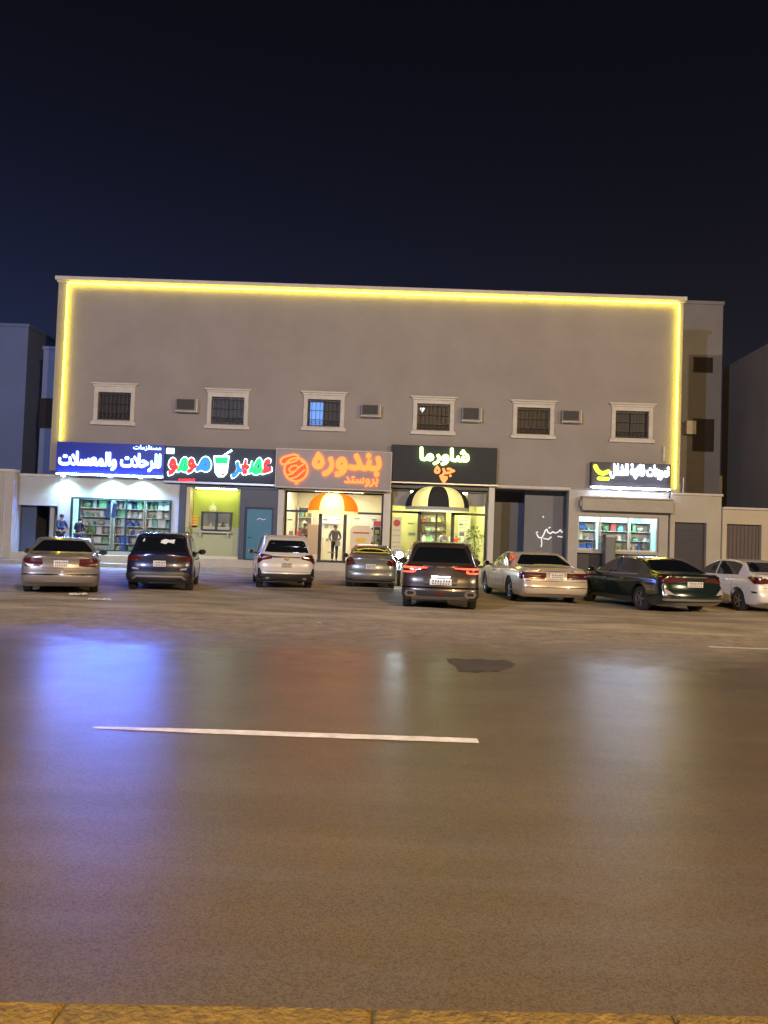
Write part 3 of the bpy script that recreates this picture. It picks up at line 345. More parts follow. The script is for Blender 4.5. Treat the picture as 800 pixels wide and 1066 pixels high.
    def hit(s, axis, a, b):
        if axis == 'rear': o, d = Vector((a, -3, b)), Vector((0, 1, 0))
        elif axis == 'front': o, d = Vector((a, s.L + 3, b)), Vector((0, -1, 0))
        elif axis == 'left': o, d = Vector((-3, a, b)), Vector((1, 0, 0))
        elif axis == 'right': o, d = Vector((3, a, b)), Vector((-1, 0, 0))
        else: o, d = Vector((a, b, 4)), Vector((0, 0, -1))
        h = s.bvh.ray_cast(o, d)
        if h[0] is None:
            g = Vector((a, .1, b)) if axis == 'rear' else Vector((a, s.L - .1, b)) if axis == 'front' else Vector((-s.W if axis == 'left' else s.W, a, b)) if axis in ('left', 'right') else Vector((a, b, 1.5))
            h = s.bvh.find_nearest(g)
        n = h[1]
        if n.dot(d) > 0: n = -n
        return h[0], n
    def patch(s, name, outline, axis, mat, off=.006, parent=None, h=.07, label=None, thick=.02):
        if axis == 'sides':
            s.patch(name, outline, 'left', mat, off, parent, h, label, thick); return s.patch(name, outline, 'right', mat, off, parent, h, label, thick)
        P = []
        n = len(outline)
        for i in range(n):
            a, b = Vector(outline[i]), Vector(outline[(i+1) % n]); k = max(1, int((b - a).length / h))
            for j in range(k): P.append(a.lerp(b, j / k))
        nb = len(P)
        xs = [p.x for p in P]; zs = [p.y for p in P]
        x = min(xs) + h * .5
        while x < max(xs):
            z = min(zs) + h * .5
            while z < max(zs):
                q = Vector((x, z)); ins = False
                for i in range(nb):
                    a, b = P[i], P[(i+1) % nb]
                    if (a.y > z) != (b.y > z) and x < (b.x - a.x) * (z - a.y) / (b.y - a.y) + a.x: ins = not ins
                if ins and min((q - p).length for p in P[:nb]) > h * .4: P.append(q)
                z += h
            x += h
        r = geometry.delaunay_2d_cdt([Vector((p.x, p.y)) for p in P], [(i, (i+1) % nb) for i in range(nb)], [list(range(nb))], 1, 1e-5)
        bm = bmesh.new(); top = []; bot = []
        for p in r[0]:
            c, nn = s.hit(axis, p.x, p.y); top.append(bm.verts.new(c + nn * off)); bot.append(bm.verts.new(c - nn * thick))
        for f in r[2]:
            try: bm.faces.new([top[i] for i in f])
            except ValueError: pass
        for e in [e for e in bm.edges if e.is_boundary]:
            i, j = top.index(e.verts[0]), top.index(e.verts[1])
            bm.faces.new((top[i], top[j], bot[j], bot[i]))
        for v in [v for v in bm.verts if not v.link_faces]: bm.verts.remove(v)
        bmesh.ops.recalc_face_normals(bm, faces=bm.faces)
        me = bpy.data.meshes.new(name); bm.to_mesh(me); bm.free(); smooth(me, 40)
        o = link_mesh(name, me, mat, parent or s.root)
        if label: o['label'] = label
        return o
    def side_glass(s, y0, y1, name='side_window', lo=.03, hi=.86):
        k = 9; bot = []; top = []
        for i in range(k + 1):
            y = y0 + (y1 - y0) * i / k; B, T = s.B(y), s.T(y); zt = B + (T - B) * hi
            if zt > B + lo + .03: bot.append((y, B + lo)); top.append((y, zt))
        if len(bot) > 1:
            top = [(y, min(z, s.B(y) + (max(s.T(t[0]) for t in top) - s.B(y)) * hi)) for y, z in [(t[0], t[1]) for t in top] for t in [(y, z)]]
            s.patch(name, bot + top[::-1], 'sides', DARKGLASS, .004)
    def rear_glass(s, zb, zt, xb, xt, name='rear_window', axis='rear'):
        o = s.patch(name, [(-xb, zb), (xb, zb), (xb + .01, zb + .03), (xt + .01, zt - .04), (xt - .05, zt), (-xt + .05, zt), (-xt - .01, zt - .04), (-xb - .01, zb + .03)], axis, DARKGLASS, .005)
        return o
    def plate(s, z, w=.33, h=.16, x=0.0, mat=None):
        c, n = s.hit('rear', x, z); b = MB().box(x - w/2, x + w/2, c.y - .03, c.y - .005, z - h/2, z + h/2, .006)
        o = b.build('licence_plate', mat or PLATE, s.root)
        q = MB()
        for k in range(4): q.box(x - w * .38 + k * w * .12, x - w * .31 + k * w * .12, c.y - .033, c.y - .0295, z + .01, z + h * .33)
        for k in range(3): q.box(x + w * .12 + k * w * .12, x + w * .19 + k * w * .12, c.y - .033, c.y - .0295, z + .01, z + h * .33)
        q.box(x - w * .4, x + w * .4, c.y - .033, c.y - .0295, z - .006, z - .001)
        for k in range(7): q.box(x - w * .38 + k * w * .12, x - w * .32 + k * w * .12, c.y - .033, c.y - .0295, z - h * .36, z - .02)
        q.build('plate_characters', PLATEINK, o)
    def mirrors(s, y, mat=None):
        for sg in (-1, 1):
            z = s.B(y) + .07; x = sg * (s.W + .09)
            o = MB().ball((x, y, z), (.12, .075, .085), 14).build('wing_mirror', mat or s.paint, s.root, True)
            MB().cyl((sg * (s.W - .1), y + .02, z - .04), (x, y + .01, z - .03), .025).build('stalk', BLACKTRIM, o)
            MB().cyl((x, y - .078, z), (x, y - .062, z), .07, n=18).build('mirror_glass', DARKGLASS, o)
    def handles(s, ys, mat=None):
        for y in ys:
            for sg in (-1, 1):
                z = s.B(y) - .13; c, _ = s.hit('right' if sg > 0 else 'left', y, z)
                MB().box(c.x - .005 * sg, c.x + .035 * sg, y - .09, y + .09, z - .015, z + .015, .008).build('door_handle', mat or s.paint, s.root)
    def seams(s, ys, zlo=.32):
        for y in ys:
            s.patch('door_seam', [(y - .005, zlo), (y + .005, zlo), (y + .005, s.B(y) - .01), (y - .005, s.B(y) - .01)], 'sides', WELL, .0015, h=.12)
    def rails(s, y0, y1, mat=SILVERTRIM):
        for sg in (-1, 1):
            pts = []
            for k in range(7):
                y = y0 + (y1 - y0) * k / 6; x = sg * (s.RW(y) - .09); c, _ = s.hit('top', x, y); pts.append((x, y, c.z + (.045 if 0 < k < 6 else 0)))
            MB().tube(pts, .018).build('roof_rail', mat, s.root, True)
    def fin(s, y):
        c, _ = s.hit('top', 0, y)
        MB().prism_xz([(0, 0), (0, 0), (0, 0)], 0, 0) if False else None
        b = bmesh.new(); vs = [b.verts.new(p) for p in ((-.02, y, c.z - .01), (.02, y, c.z - .01), (.02, y + .16, c.z - .01), (-.02, y + .16, c.z - .01), (-.006, y + .01, c.z + .065), (.006, y + .01, c.z + .065))]
        for f in ((0, 1, 5, 4), (1, 2, 5), (0, 4, 3), (2, 3, 4, 5), (0, 3, 2, 1)): b.faces.new([vs[i] for i in f])
        q = MB(); q.add(b); q.build('antenna', BLACKTRIM, s.root)
    def place(s, x, y, rz, z=0):
        s.root.rotation_euler = (0, 0, rz); s.root.location = (x, y, z); return s

def mirrorx(pts): return [(-x, z) for x, z in pts][::-1]

def paint(name, col, metal=.35, rough=.28): 
    return pm(name, col, rough, metal=metal, coat=1.0, noise=(2, .04), rvar=.015)

def suv_spec(L, W, Hh, wr, axles, belt=1.02, hatch=.42, S=.24):
    return dict(L=L, W=W, wr=wr, axles=axles, S=S,
        T=[(0, belt + .02), (.06, belt + .10), (hatch * .5, belt + (Hh - belt) * .55), (hatch, Hh - .09), (hatch + .22, Hh - .02), (hatch + .8, Hh), (L * .52, Hh - .01), (L * .60, Hh - .08), (L * .74, belt + .06), (L - .35, belt - .06), (L, belt - .22)],
        B=[(0, belt), (L * .3, belt - .02), (L * .7, belt - .03), (L, belt - .26)],
        RW=[(0, W / 2 - .15), (hatch, W / 2 - .25), (1.0, W / 2 - .22), (L * .55, W / 2 - .23), (L * .74, W / 2 - .12), (L, W / 2 - .2)],
        rear=[(.2, .04), (.32, -.02), (.5, -.04), (.58, -.02), (.66, .05), (.8, .06), (belt, .06), (1.4, .0)])
def sedan_spec(L, W, Hh, wr, axles, belt=.96, deck=1.0, dl=.75, roof0=1.35, roof1=None, S=.2):
    roof1 = roof1 or L * .53
    return dict(L=L, W=W, wr=wr, axles=axles, S=S,
        T=[(0, deck - .06), (.08, deck - .01), (dl * .8, deck + .01), (dl, deck + .04), (roof0, Hh - .05), (roof0 + .35, Hh - .005), (roof1 - .3, Hh), (roof1, Hh - .05), (L * .71, belt + .03), (L - .4, belt - .12), (L, belt - .28)],
        B=[(0, deck - .09), (dl, belt - .0), (L * .5, belt - .03), (L * .72, belt - .03), (L, belt - .32)],
        RW=[(0, W / 2 - .16), (dl, W / 2 - .14), (roof0, W / 2 - .29), (L * .45, W / 2 - .27), (roof1, W / 2 - .27), (L * .71, W / 2 - .12), (L, W / 2 - .2)],
        rear=[(.18, .05), (.3, -.02), (.48, -.05), (.56, -.03), (.64, .03), (.8, .05), (deck, .02), (1.4, .0)])

def place_car(c, px, py, rz, axle_side=0):
    """put the middle of the rear bumper over the surveyed ground point"""
    x, y = ground(px, py); a = c.axles[0]; k = (y - a * .75) / y; c.place(x * k + a * .75 * math.sin(rz), y - a * .75, rz)

# A --- pale sedan at the left
A = Car('parked_car', 'champagne silver sedan parked before the doorway at the far left, leftmost car', 'car',
        sedan_spec(4.8, 1.82, 1.42, .32, (1.0, 3.75), belt=.95, deck=1.02, dl=.7, roof0=1.3), paint('champagne_paint', (.20, .175, .155)))
A.rear_glass(1.06, 1.33, .70, .52); A.rear_glass(1.04, 1.36, .70, .52, 'windshield', 'front')
A.side_glass(1.15, 2.3); A.side_glass(2.36, 3.2)
for sg in (1, -1):
    o = [(.42, .72), (.80, .70), (.84, .86), (.80, .93), (.42, .9)]
    A.patch('tail_lamp', o if sg > 0 else mirrorx(o), 'rear', REDLAMP, .012)
A.patch('bumper_trim', [(-.86, .50), (.86, .50), (.86, .53), (-.86, .53)], 'rear', CHROME, .012)
A.patch('trunk_trim', [(-.4, .88), (.4, .88), (.4, .91), (-.4, .91)], 'rear', CHROME, .012)
A.patch('trunk_seam', [(-.42, .665), (.42, .665), (.42, .675), (-.42, .675)], 'rear', WELL, .002)
A.plate(.78); A.mirrors(3.25); A.handles((1.6, 2.6)); A.seams((1.35, 2.33, 3.25)); place_car(A, 51, 616.5, math.radians(21))

# B --- dark blue crossover
Bc = Car('parked_suv', 'dark navy suv with white stickers on its rear window, second car from the left', 'suv',
         suv_spec(4.3, 1.79, 1.635, .33, (.78, 3.4)), paint('navy_paint', (.010, .012, .040)))
Bc.rear_glass(1.10, 1.48, .67, .56); Bc.rear_glass(1.08, 1.5, .72, .58, 'windshield', 'front')
Bc.side_glass(.75, 1.25, 'quarter_window'); Bc.side_glass(1.32, 2.05); Bc.side_glass(2.12, 3.0)
Bc.patch('rear_bumper', [(-.87, .27), (.87, .27), (.87, .50), (.6, .56), (-.6, .56), (-.87, .50)], 'rear', BLACKTRIM, .012)
Bc.patch('skid_trim', [(-.66, .36), (-.58, .42), (.58, .42), (.66, .36), (.72, .36), (.61, .46), (-.61, .46), (-.72, .36)], 'rear', SILVERTRIM, .022)
for sg in (1, -1):
    o = [(.45, .86), (.84, .84), (.84, 1.0), (.6, .98), (.45, .93)]
    Bc.patch('tail_lamp', o if sg > 0 else mirrorx(o), 'rear', REDLAMP, .014)
    o = [(.55, .60), (.72, .62), (.72, .67), (.55, .65)]
    Bc.patch('reflector', o if sg > 0 else mirrorx(o), 'rear', CLEARLAMP, .014)
Bc.patch('sticker', [(-.5, 1.38), (-.46, 1.45), (-.44, 1.42), (-.46, 1.36)], 'rear', STICKER, .009)
Bc.patch('sticker', [(-.02, 1.34), (.12, 1.31), (.18, 1.36), (.34, 1.33), (.36, 1.44), (.22, 1.42), (.1, 1.45), (.0, 1.41)], 'rear', STICKER, .009)
Bc.patch('spoiler', [(-.58, 1.52), (.58, 1.52), (.54, 1.565), (-.54, 1.565)], 'rear', MATS['navy_paint'], .03)
Bc.plate(.78); Bc.mirrors(2.95); Bc.handles((1.7, 2.6)); Bc.seams((1.28, 2.08, 3.0)); Bc.rails(.75, 2.5, BLACKTRIM); Bc.fin(.75); place_car(Bc, 161, 614.5, math.radians(11))

# C --- white seven seater
Cc = Car('parked_suv', 'white suv with a dark lower bumper and thin lamp bar, before the blue door', 'suv',
         suv_spec(4.45, 1.78, 1.69, .34, (.85, 3.55), belt=1.05, hatch=.36), paint('pearl_white_paint', (.50, .47, .43), .1, .3))
Cc.rear_glass(1.14, 1.51, .66, .54); Cc.rear_glass(1.1, 1.55, .7, .56, 'windshield', 'front')
Cc.side_glass(.7, 1.3, 'quarter_window'); Cc.side_glass(1.36, 2.15); Cc.side_glass(2.22, 3.05)
Cc.patch('rear_bumper', [(-.87, .26), (.87, .26), (.88, .44), (.7, .50), (-.7, .50), (-.88, .44)], 'rear', BLACKTRIM, .014)
Cc.patch('lamp_bar', [(-.45, .985), (.45, .985), (.45, 1.03), (-.45, 1.03)], 'rear', CHROME, .02)
for sg in (1, -1):
    o = [(.45, .95), (.72, .9), (.86, .78), (.87, 1.06), (.7, 1.08), (.45, 1.04)]
    Cc.patch('tail_lamp', o if sg > 0 else mirrorx(o), 'rear', REDLAMP, .016)
    o = [(.70, .42), (.84, .44), (.85, .66), (.80, .66)]
    Cc.patch('bumper_vent', o if sg > 0 else mirrorx(o), 'rear', BLACKTRIM, .016)
    o = [(.50, .335), (.62, .335), (.62, .39), (.50, .39)]
    Cc.patch('fog_lamp', o if sg > 0 else mirrorx(o), 'rear', CLEARLAMP, .02)
Cc.patch('hatch_seam', [(-.66, .555), (.66, .555), (.66, .565), (-.66, .565)], 'rear', WELL, .002)
Cc.patch('emblem', [(-.07, .93), (0, .90), (.07, .93), (.07, .97), (0, 1.0), (-.07, .97)], 'rear', CHROME, .028)
Cc.patch('spoiler', [(-.56, 1.575), (.56, 1.575), (.52, 1.62), (-.52, 1.62)], 'rear', MATS['pearl_white_paint'], .03)
Cc.plate(.76, mat=pm('plate_beige', (.45, .42, .36), .5)); Cc.mirrors(3.05); Cc.handles((1.75, 2.7)); Cc.seams((1.33, 2.18, 3.05)); Cc.rails(.8, 2.6); Cc.fin(.7); place_car(Cc, 293, 612.5, math.radians(12))

# D --- small grey sedan
D = Car('parked_car', 'small silver grey sedan with a rounded tail before the orange awning', 'car',
        sedan_spec(4.3, 1.70, 1.46, .30, (.85, 3.4), belt=.98, deck=1.08, dl=.52, roof0=1.15), paint('grey_paint', (.15, .155, .15)))
D.rear_glass(1.12, 1.37, .62, .46); D.rear_glass(1.04, 1.38, .66, .5, 'windshield', 'front')
D.side_glass(.95, 2.0); D.side_glass(2.06, 2.9)
D.patch('rear_bumper', [(-.8, .26), (.8, .26), (.82, .36), (-.82, .36)], 'rear', BLACKTRIM, .012)
for sg in (1, -1):
    o = [(.52, .80), (.80, .76), (.80, .98), (.70, 1.03), (.55, .95)]
    D.patch('tail_lamp', o if sg > 0 else mirrorx(o), 'rear', REDLAMP, .016)
    o = [(.56, .52), (.70, .53), (.70, .57), (.56, .56)]
    D.patch('reflector', o if sg > 0 else mirrorx(o), 'rear', CLEARLAMP, .014)
D.patch('trunk_lip', [(-.6, 1.055), (.6, 1.055), (.56, 1.085), (-.56, 1.085)], 'rear', MATS['grey_paint'], .04)
D.patch('trunk_seam', [(-.5, .56), (.5, .56), (.5, .57), (-.5, .57)], 'rear', WELL, .002)
D.plate(.74); D.mirrors(2.95); D.handles((1.4, 2.4)); D.seams((1.1, 2.03, 2.95)); place_car(D, 385, 612, math.radians(1.5))

# E --- dark brown suv with lit tail lamps
E_ = Car('parked_suv', 'dark brown suv with glowing red tail lamps and silver roof rails, nearest car', 'suv',
         suv_spec(4.6, 1.86, 1.66, .35, (.9, 3.65), belt=1.06, hatch=.5), paint('brown_paint', (.05, .038, .032), .5))
E_.rear_glass(1.16, 1.51, .70, .56); E_.rear_glass(1.1, 1.53, .72, .58, 'windshield', 'front')
E_.side_glass(.85, 1.35, 'quarter_window'); E_.side_glass(1.42, 2.25); E_.side_glass(2.32, 3.15)
E_.patch('rear_bumper', [(-.9, .26), (.9, .26), (.92, .50), (-.92, .50)], 'rear', BLACKTRIM, .012)
E_.patch('bumper_trim', [(-.9, .545), (.9, .545), (.9, .575), (-.9, .575)], 'rear', CHROME, .02)
E_.patch('diffuser', [(-.66, .29), (.66, .29), (.7, .38), (.3, .36), (-.3, .36), (-.7, .38)], 'rear', SILVERTRIM, .024)
for sg in (1, -1):
    f = (lambda o: o) if sg > 0 else mirrorx
    l = E_.patch('tail_lamp', f([(.30, .985), (.88, .90), (.90, 1.08), (.66, 1.1), (.30, 1.06)]), 'rear', REDLAMP, .014)
    E_.patch('light_guide', f([(.32, 1.02), (.86, 1.00), (.87, 1.045), (.32, 1.045)]), 'rear', REDLIT, .024, l)
    E_.patch('light_guide', f([(.60, .93), (.66, .905), (.86, .905), (.87, .94), (.68, .94), (.64, .99), (.60, .99)]), 'rear', REDLIT, .024, l)
    ex = E_.patch('exhaust_tip', f([(.56, .42), (.60, .36), (.80, .36), (.84, .42), (.82, .49), (.60, .49)]), 'rear', CHROME, .03)
    E_.patch('exhaust_opening', f([(.62, .435), (.65, .395), (.76, .395), (.79, .435), (.76, .46), (.66, .46)]), 'rear', WELL, .034, ex)
E_.patch('plate_recess', [(-.38, .62), (.38, .62), (.42, .80), (-.42, .80)], 'rear', BLACKTRIM, .01)
E_.plate(.70, .52, .15)
pl = MB().box(-.22, .22, -.11, -.085, .82, .835, .004).build('plate_lamp', pm('plate_lamp_lit', (.8, .8, .8), emit=(.85, .95, 1), es=40), E_.root)
E_.patch('badge', [(-.1, 1.04), (.1, 1.04), (.1, 1.07), (-.1, 1.07)], 'rear', CHROME, .012)
E_.patch('hitch_cover', [(-.1, .40), (.1, .40), (.1, .47), (-.1, .47)], 'rear', REDLAMP, .022)
E_.patch('spoiler', [(-.58, 1.55), (.58, 1.55), (.54, 1.60), (-.54, 1.60)], 'rear', MATS['brown_paint'], .03)
E_.mirrors(3.1); E_.handles((1.9, 2.8)); E_.seams((1.38, 2.28, 3.15)); E_.rails(.85, 2.9); E_.fin(.85); place_car(E_, 459.5, 634, math.radians(-3))

# F --- large beige sedan
Fc = Car('parked_car', 'long pale gold sedan with wide dark red tail lamps, parked before the dark passage', 'car',
         sedan_spec(5.3, 1.96, 1.45, .34, (1.3, 4.2), belt=.98, deck=1.03, dl=.98, roof0=1.65), paint('gold_paint', (.44, .37, .28), .2))
Fc.rear_glass(1.08, 1.36, .78, .58); Fc.rear_glass(1.04, 1.38, .76, .58, 'windshield', 'front')
Fc.side_glass(1.5, 1.82, 'quarter_window'); Fc.side_glass(1.88, 2.7); Fc.side_glass(2.76, 3.6)
Fc.patch('lamp_panel', [(-.92, .70), (.92, .70), (.92, .90), (.40, .92), (-.40, .92), (-.92, .90)], 'rear', MATS['gold_paint'], .008)
for sg in (1, -1):
    o = [(.30, .72), (.90, .72), (.93, .90), (.30, .895)]
    l = Fc.patch('tail_lamp', o if sg > 0 else mirrorx(o), 'rear', REDLAMP, .018)
    o = [(.45, .80), (.9, .80), (.9, .825), (.45, .825)]
    Fc.patch('lamp_strip', o if sg > 0 else mirrorx(o), 'rear', CHROME, .021, l)
Fc.patch('side_marker', [(.05, .70), (.30, .72), (.30, .88), (.08, .9)], 'sides', REDLAMP, .008)
Fc.patch('trunk_trim', [(-.5, .935), (.5, .935), (.5, .96), (-.5, .96)], 'rear', CHROME, .016)
Fc.patch('bumper_seam', [(-.93, .655), (.93, .655), (.93, .67), (-.93, .67)], 'rear', WELL, .003)
Fc.patch('bumper_trim', [(-.9, .48), (.9, .48), (.9, .50), (-.9, .50)], 'rear', BLACKTRIM, .008)
Fc.plate(.81, .4, .15); Fc.mirrors(3.6); Fc.handles((2.1, 3.0), CHROME); Fc.seams((1.85, 2.73, 3.65))
Fc.place(4.69, 21.5, math.radians(7))

# G --- dark sedan with chrome
G = Car('parked_car', 'glossy dark green sedan with chrome trim and white plate before the corner grocery', 'car',
        sedan_spec(4.85, 1.86, 1.45, .33, (1.02, 3.85), belt=.97, deck=1.05, dl=.6, roof0=1.4), paint('dark_green_paint', (.012, .022, .02), .3, .18))
G.rear_glass(1.10, 1.37, .74, .54); G.rear_glass(1.04, 1.38, .72, .56, 'windshield', 'front')
G.side_glass(1.2, 1.55, 'quarter_window'); G.side_glass(1.6, 2.45); G.side_glass(2.52, 3.4)
def band(c, y0, y1, fz, w, name, mat, off=.01):
    k = 10; lo = [(y0 + (y1 - y0) * i / k, fz(y0 + (y1 - y0) * i / k)) for i in range(k + 1)]
    c.patch(name, lo + [(y, z + w) for y, z in lo[::-1]], 'sides', mat, off)
band(G, 1.2, 3.4, lambda y: G.B(y) + .002, .022, 'window_trim', CHROME)
band(G, 1.25, 3.3, lambda y: G.B(y) + (G.T(y) - G.B(y)) * .88, .018, 'window_trim', CHROME)
for sg in (1, -1):
    f = (lambda o: o) if sg > 0 else mirrorx
    G.patch('tail_lamp', f([(.28, .86), (.88, .80), (.90, .98), (.28, .94)]), 'rear', REDLAMP, .016)
    G.patch('reflector', f([(.60, .50), (.84, .52), (.85, .62), (.80, .64)]), 'rear', CLEARLAMP, .02)
    G.patch('bumper_vent', f([(.70, .44), (.88, .46), (.88, .74), (.84, .74)]), 'rear', CHROME, .014)
G.patch('trunk_trim', [(-.8, .955), (.8, .955), (.8, .985), (-.8, .985)], 'rear', CHROME, .02)
G.patch('bumper_trim', [(-.86, .36), (.86, .36), (.88, .41), (-.88, .41)], 'rear', SILVERTRIM, .02)
G.plate(.78, .46, .14); G.mirrors(3.4); G.handles((1.85, 2.75), CHROME); G.seams((1.58, 2.48, 3.45))
G.place(7.92, 20.0, math.radians(15))

# H --- white sedan at the right edge
Hc = Car('parked_car', 'white sedan with tinted windows and slim angular tail lamps at the right edge', 'car',
         sedan_spec(4.45, 1.74, 1.46, .31, (.92, 3.5), belt=1.0, deck=1.08, dl=.5, roof0=1.2), paint('plain_white_paint', (.62, .60, .56), .05, .3))
Hc.rear_glass(1.12, 1.38, .70, .5); Hc.rear_glass(1.06, 1.4, .68, .52, 'windshield', 'front')
Hc.side_glass(1.0, 2.05); Hc.side_glass(2.11, 3.0)
for sg in (1, -1):
    o = [(.45, .84), (.82, .80), (.84, .98), (.72, 1.0), (.45, .9)]
    Hc.patch('tail_lamp', o if sg > 0 else mirrorx(o), 'rear', REDLAMP, .016)
Hc.patch('side_lamp', [(.03, .80), (.16, .80), (.48, .97), (.40, 1.0), (.08, .98)], 'sides', REDLAMP, .012)
Hc.patch('bumper_seam', [(-.84, .70), (.84, .70), (.84, .708), (-.84, .708)], 'rear', WELL, .002)
Hc.patch('side_reflector', [(.06, .56), (.22, .55), (.30, .60), (.08, .60)], 'sides', BLACKTRIM, .008)
Hc.plate(.78); Hc.mirrors(3.0); Hc.handles((1.5, 2.45)); Hc.seams((1.2, 2.08, 3.0)); 
Hc.place(10.9, 21.1, math.radians(9))
# ------------------------------------------------------------------ setting: ground, road, kerbs
def node_ground(name, build):
    m = bpy.data.materials.new(name); m.use_nodes = True; build(m.node_tree, m.node_tree.nodes['Principled BSDF']); return m
def N(nt, t, **k):
    n = nt.nodes.new(t)
    for a, b in k.items():
        if a.startswith('i_'): n.inputs[a[2:].replace('_', ' ')].default_value = b
        else: setattr(n, a, b)
    return n
def mrange(nt, src, a, b, c, d):
    r = N(nt, 'ShaderNodeMapRange'); 
    for i, v in enumerate((a, b, c, d)): r.inputs[i + 1].default_value = v
    nt.links.new(src, r.inputs[0]); return r.outputs[0]
def mathn(nt, op, a, b=None):
    n = N(nt, 'ShaderNodeMath', operation=op)
    for i, v in enumerate((a, b)):
        if v is None: continue
        if isinstance(v, (int, float)): n.inputs[i].default_value = v
        else: nt.links.new(v, n.inputs[i])
    return n.outputs[0]
def mixc(nt, fac, a, b):
    n = N(nt, 'ShaderNodeMix', data_type='RGBA'); nt.links.new(fac, n.inputs[0])
    for i, v in ((6, a), (7, b)):
        if isinstance(v, tuple): n.inputs[i].default_value = v + (1,)
        else: nt.links.new(v, n.inputs[i])
    return n.outputs[2]
def noise(nt, vec, scale, detail=5, rough=.6):
    n = N(nt, 'ShaderNodeTexNoise'); n.inputs['Scale'].default_value = scale; n.inputs['Detail'].default_value = detail; n.inputs['Roughness'].default_value = rough
    nt.links.new(vec, n.inputs['Vector']); return n.outputs['Fac']

def road_build(nt, b):
    g = N(nt, 'ShaderNodeNewGeometry'); pos = g.outputs['Position']
    sx = N(nt, 'ShaderNodeSeparateXYZ'); nt.links.new(pos, sx.inputs[0])
    st = N(nt, 'ShaderNodeMapping'); st.inputs['Scale'].default_value = (.12, 1.0, 1); nt.links.new(pos, st.inputs[0])
    big = noise(nt, st.outputs[0], .9, 4); mid = noise(nt, pos, 1.3, 6, .7); fine = noise(nt, pos, 90, 3, .7)
    streak = noise(nt, st.outputs[0], 4, 2, .5)
    # aggregate: little stones
    vo = N(nt, 'ShaderNodeTexVoronoi'); vo.inputs['Scale'].default_value = 130; nt.links.new(pos, vo.inputs['Vector'])
    vs_ = N(nt, 'ShaderNodeSeparateColor'); nt.links.new(vo.outputs['Color'], vs_.inputs[0]); stone = vs_.outputs[0]
    base = mixc(nt, mrange(nt, big, .35, .65, 0, 1), (.085, .059, .033), (.115, .082, .048))
    base = mixc(nt, mrange(nt, mid, .4, .75, 0, .55), base, (.085, .076, .064))
    base = mixc(nt, mrange(nt, stone, .35, .95, 0, .55), base, (.028, .022, .016))
    base = mixc(nt, mrange(nt, streak, .55, .75, 0, .35), base, (.10, .09, .075))
    # blown sand towards the parking strip, with its own ragged edge
    edge = mathn(nt, 'ADD', sx.outputs[1], mathn(nt, 'MULTIPLY', mathn(nt, 'SUBTRACT', mid, .5), 5.5))
    sand = mrange(nt, edge, 10.8, 14.6, 0, 1)
    sandc = mixc(nt, mrange(nt, noise(nt, pos, 3.2, 7, .75), .35, .65, 0, 1), (.22, .18, .135), (.44, .36, .27))
    col = mixc(nt, mathn(nt, 'MULTIPLY', sand, .93), base, sandc)
    nt.links.new(col, b.inputs['Base Color'])
    rg = mathn(nt, 'ADD', mrange(nt, mid, .3, .7, .30, .38), mathn(nt, 'MULTIPLY', sand, .5))
    rg = mathn(nt, 'ADD', rg, mrange(nt, streak, .3, .7, -.02, .03))
    nt.links.new(rg, b.inputs['Roughness']); spg = mathn(nt, 'MULTIPLY', mrange(nt, stone, .2, .9, 1.2, .6), mrange(nt, streak, .35, .65, .72, 1.15))
    nt.links.new(mathn(nt, 'MULTIPLY', mrange(nt, sand, 0, 1, .95, .25), spg), b.inputs['Specular IOR Level'])
    bp = N(nt, 'ShaderNodeBump'); bp.inputs['Strength'].default_value = .10; bp.inputs['Distance'].default_value = .004
    hh = mathn(nt, 'ADD', mathn(nt, 'MULTIPLY', vo.outputs['Distance'], -1.0), fine)
    nt.links.new(hh, bp.inputs['Height'])
    bp2 = N(nt, 'ShaderNodeBump'); bp2.inputs['Strength'].default_value = .05; bp2.inputs['Distance'].default_value = .03
    nt.links.new(streak, bp2.inputs['Height']); nt.links.new(bp.outputs[0], b.inputs['Normal'])
ROAD = node_ground('worn_asphalt', road_build)
def sand_build(nt, b):
    g = N(nt, 'ShaderNodeNewGeometry'); pos = g.outputs['Position']
    st = N(nt, 'ShaderNodeMapping'); st.inputs['Scale'].default_value = (.35, 1.0, 1); st.inputs['Rotation'].default_value = (0, 0, .25); nt.links.new(pos, st.inputs[0])
    a = noise(nt, st.outputs[0], 1.1, 7, .7); c = noise(nt, pos, 14, 5, .7)
    col = mixc(nt, mrange(nt, a, .38, .62, 0, 1), (.22, .18, .13), (.50, .41, .29))
    col = mixc(nt, mrange(nt, c, .45, .7, 0, .5), col, (.52, .44, .34))
    nt.links.new(col, b.inputs['Base Color']); b.inputs['Roughness'].default_value = .85; b.inputs['Specular IOR Level'].default_value = .25
    bp = N(nt, 'ShaderNodeBump'); bp.inputs['Strength'].default_value = .6; bp.inputs['Distance'].default_value = .05
    nt.links.new(mathn(nt, 'ADD', a, mathn(nt, 'MULTIPLY', c, .4)), bp.inputs['Height']); nt.links.new(bp.outputs[0], b.inputs['Normal'])
SAND = node_ground('sandy_ground', sand_build)

def sheet(name, x0, x1, y0, y1, z, mat, kind='structure'):
    b = MB(); b.poly([(x0, y0, z), (x1, y0, z), (x1, y1, z), (x0, y1, z)]); return tag(b.build(name, mat), kind=kind)
sheet('ground', -500, 500, -300, 700, -.02, SAND)
sheet('road', -150, 150, 2.4, 15.6, 0.0, ROAD)
sheet('road', -150, 150, -11, -1.5, 0.0, ROAD)
PAVE0 = pm('far_pavement_concrete', (.25, .22, .18), .85, noise=(4, .2))
tag(MB().box(-60, 60, -14.5, -11, -.02, .14).build('pavement', PAVE0), kind='structure')
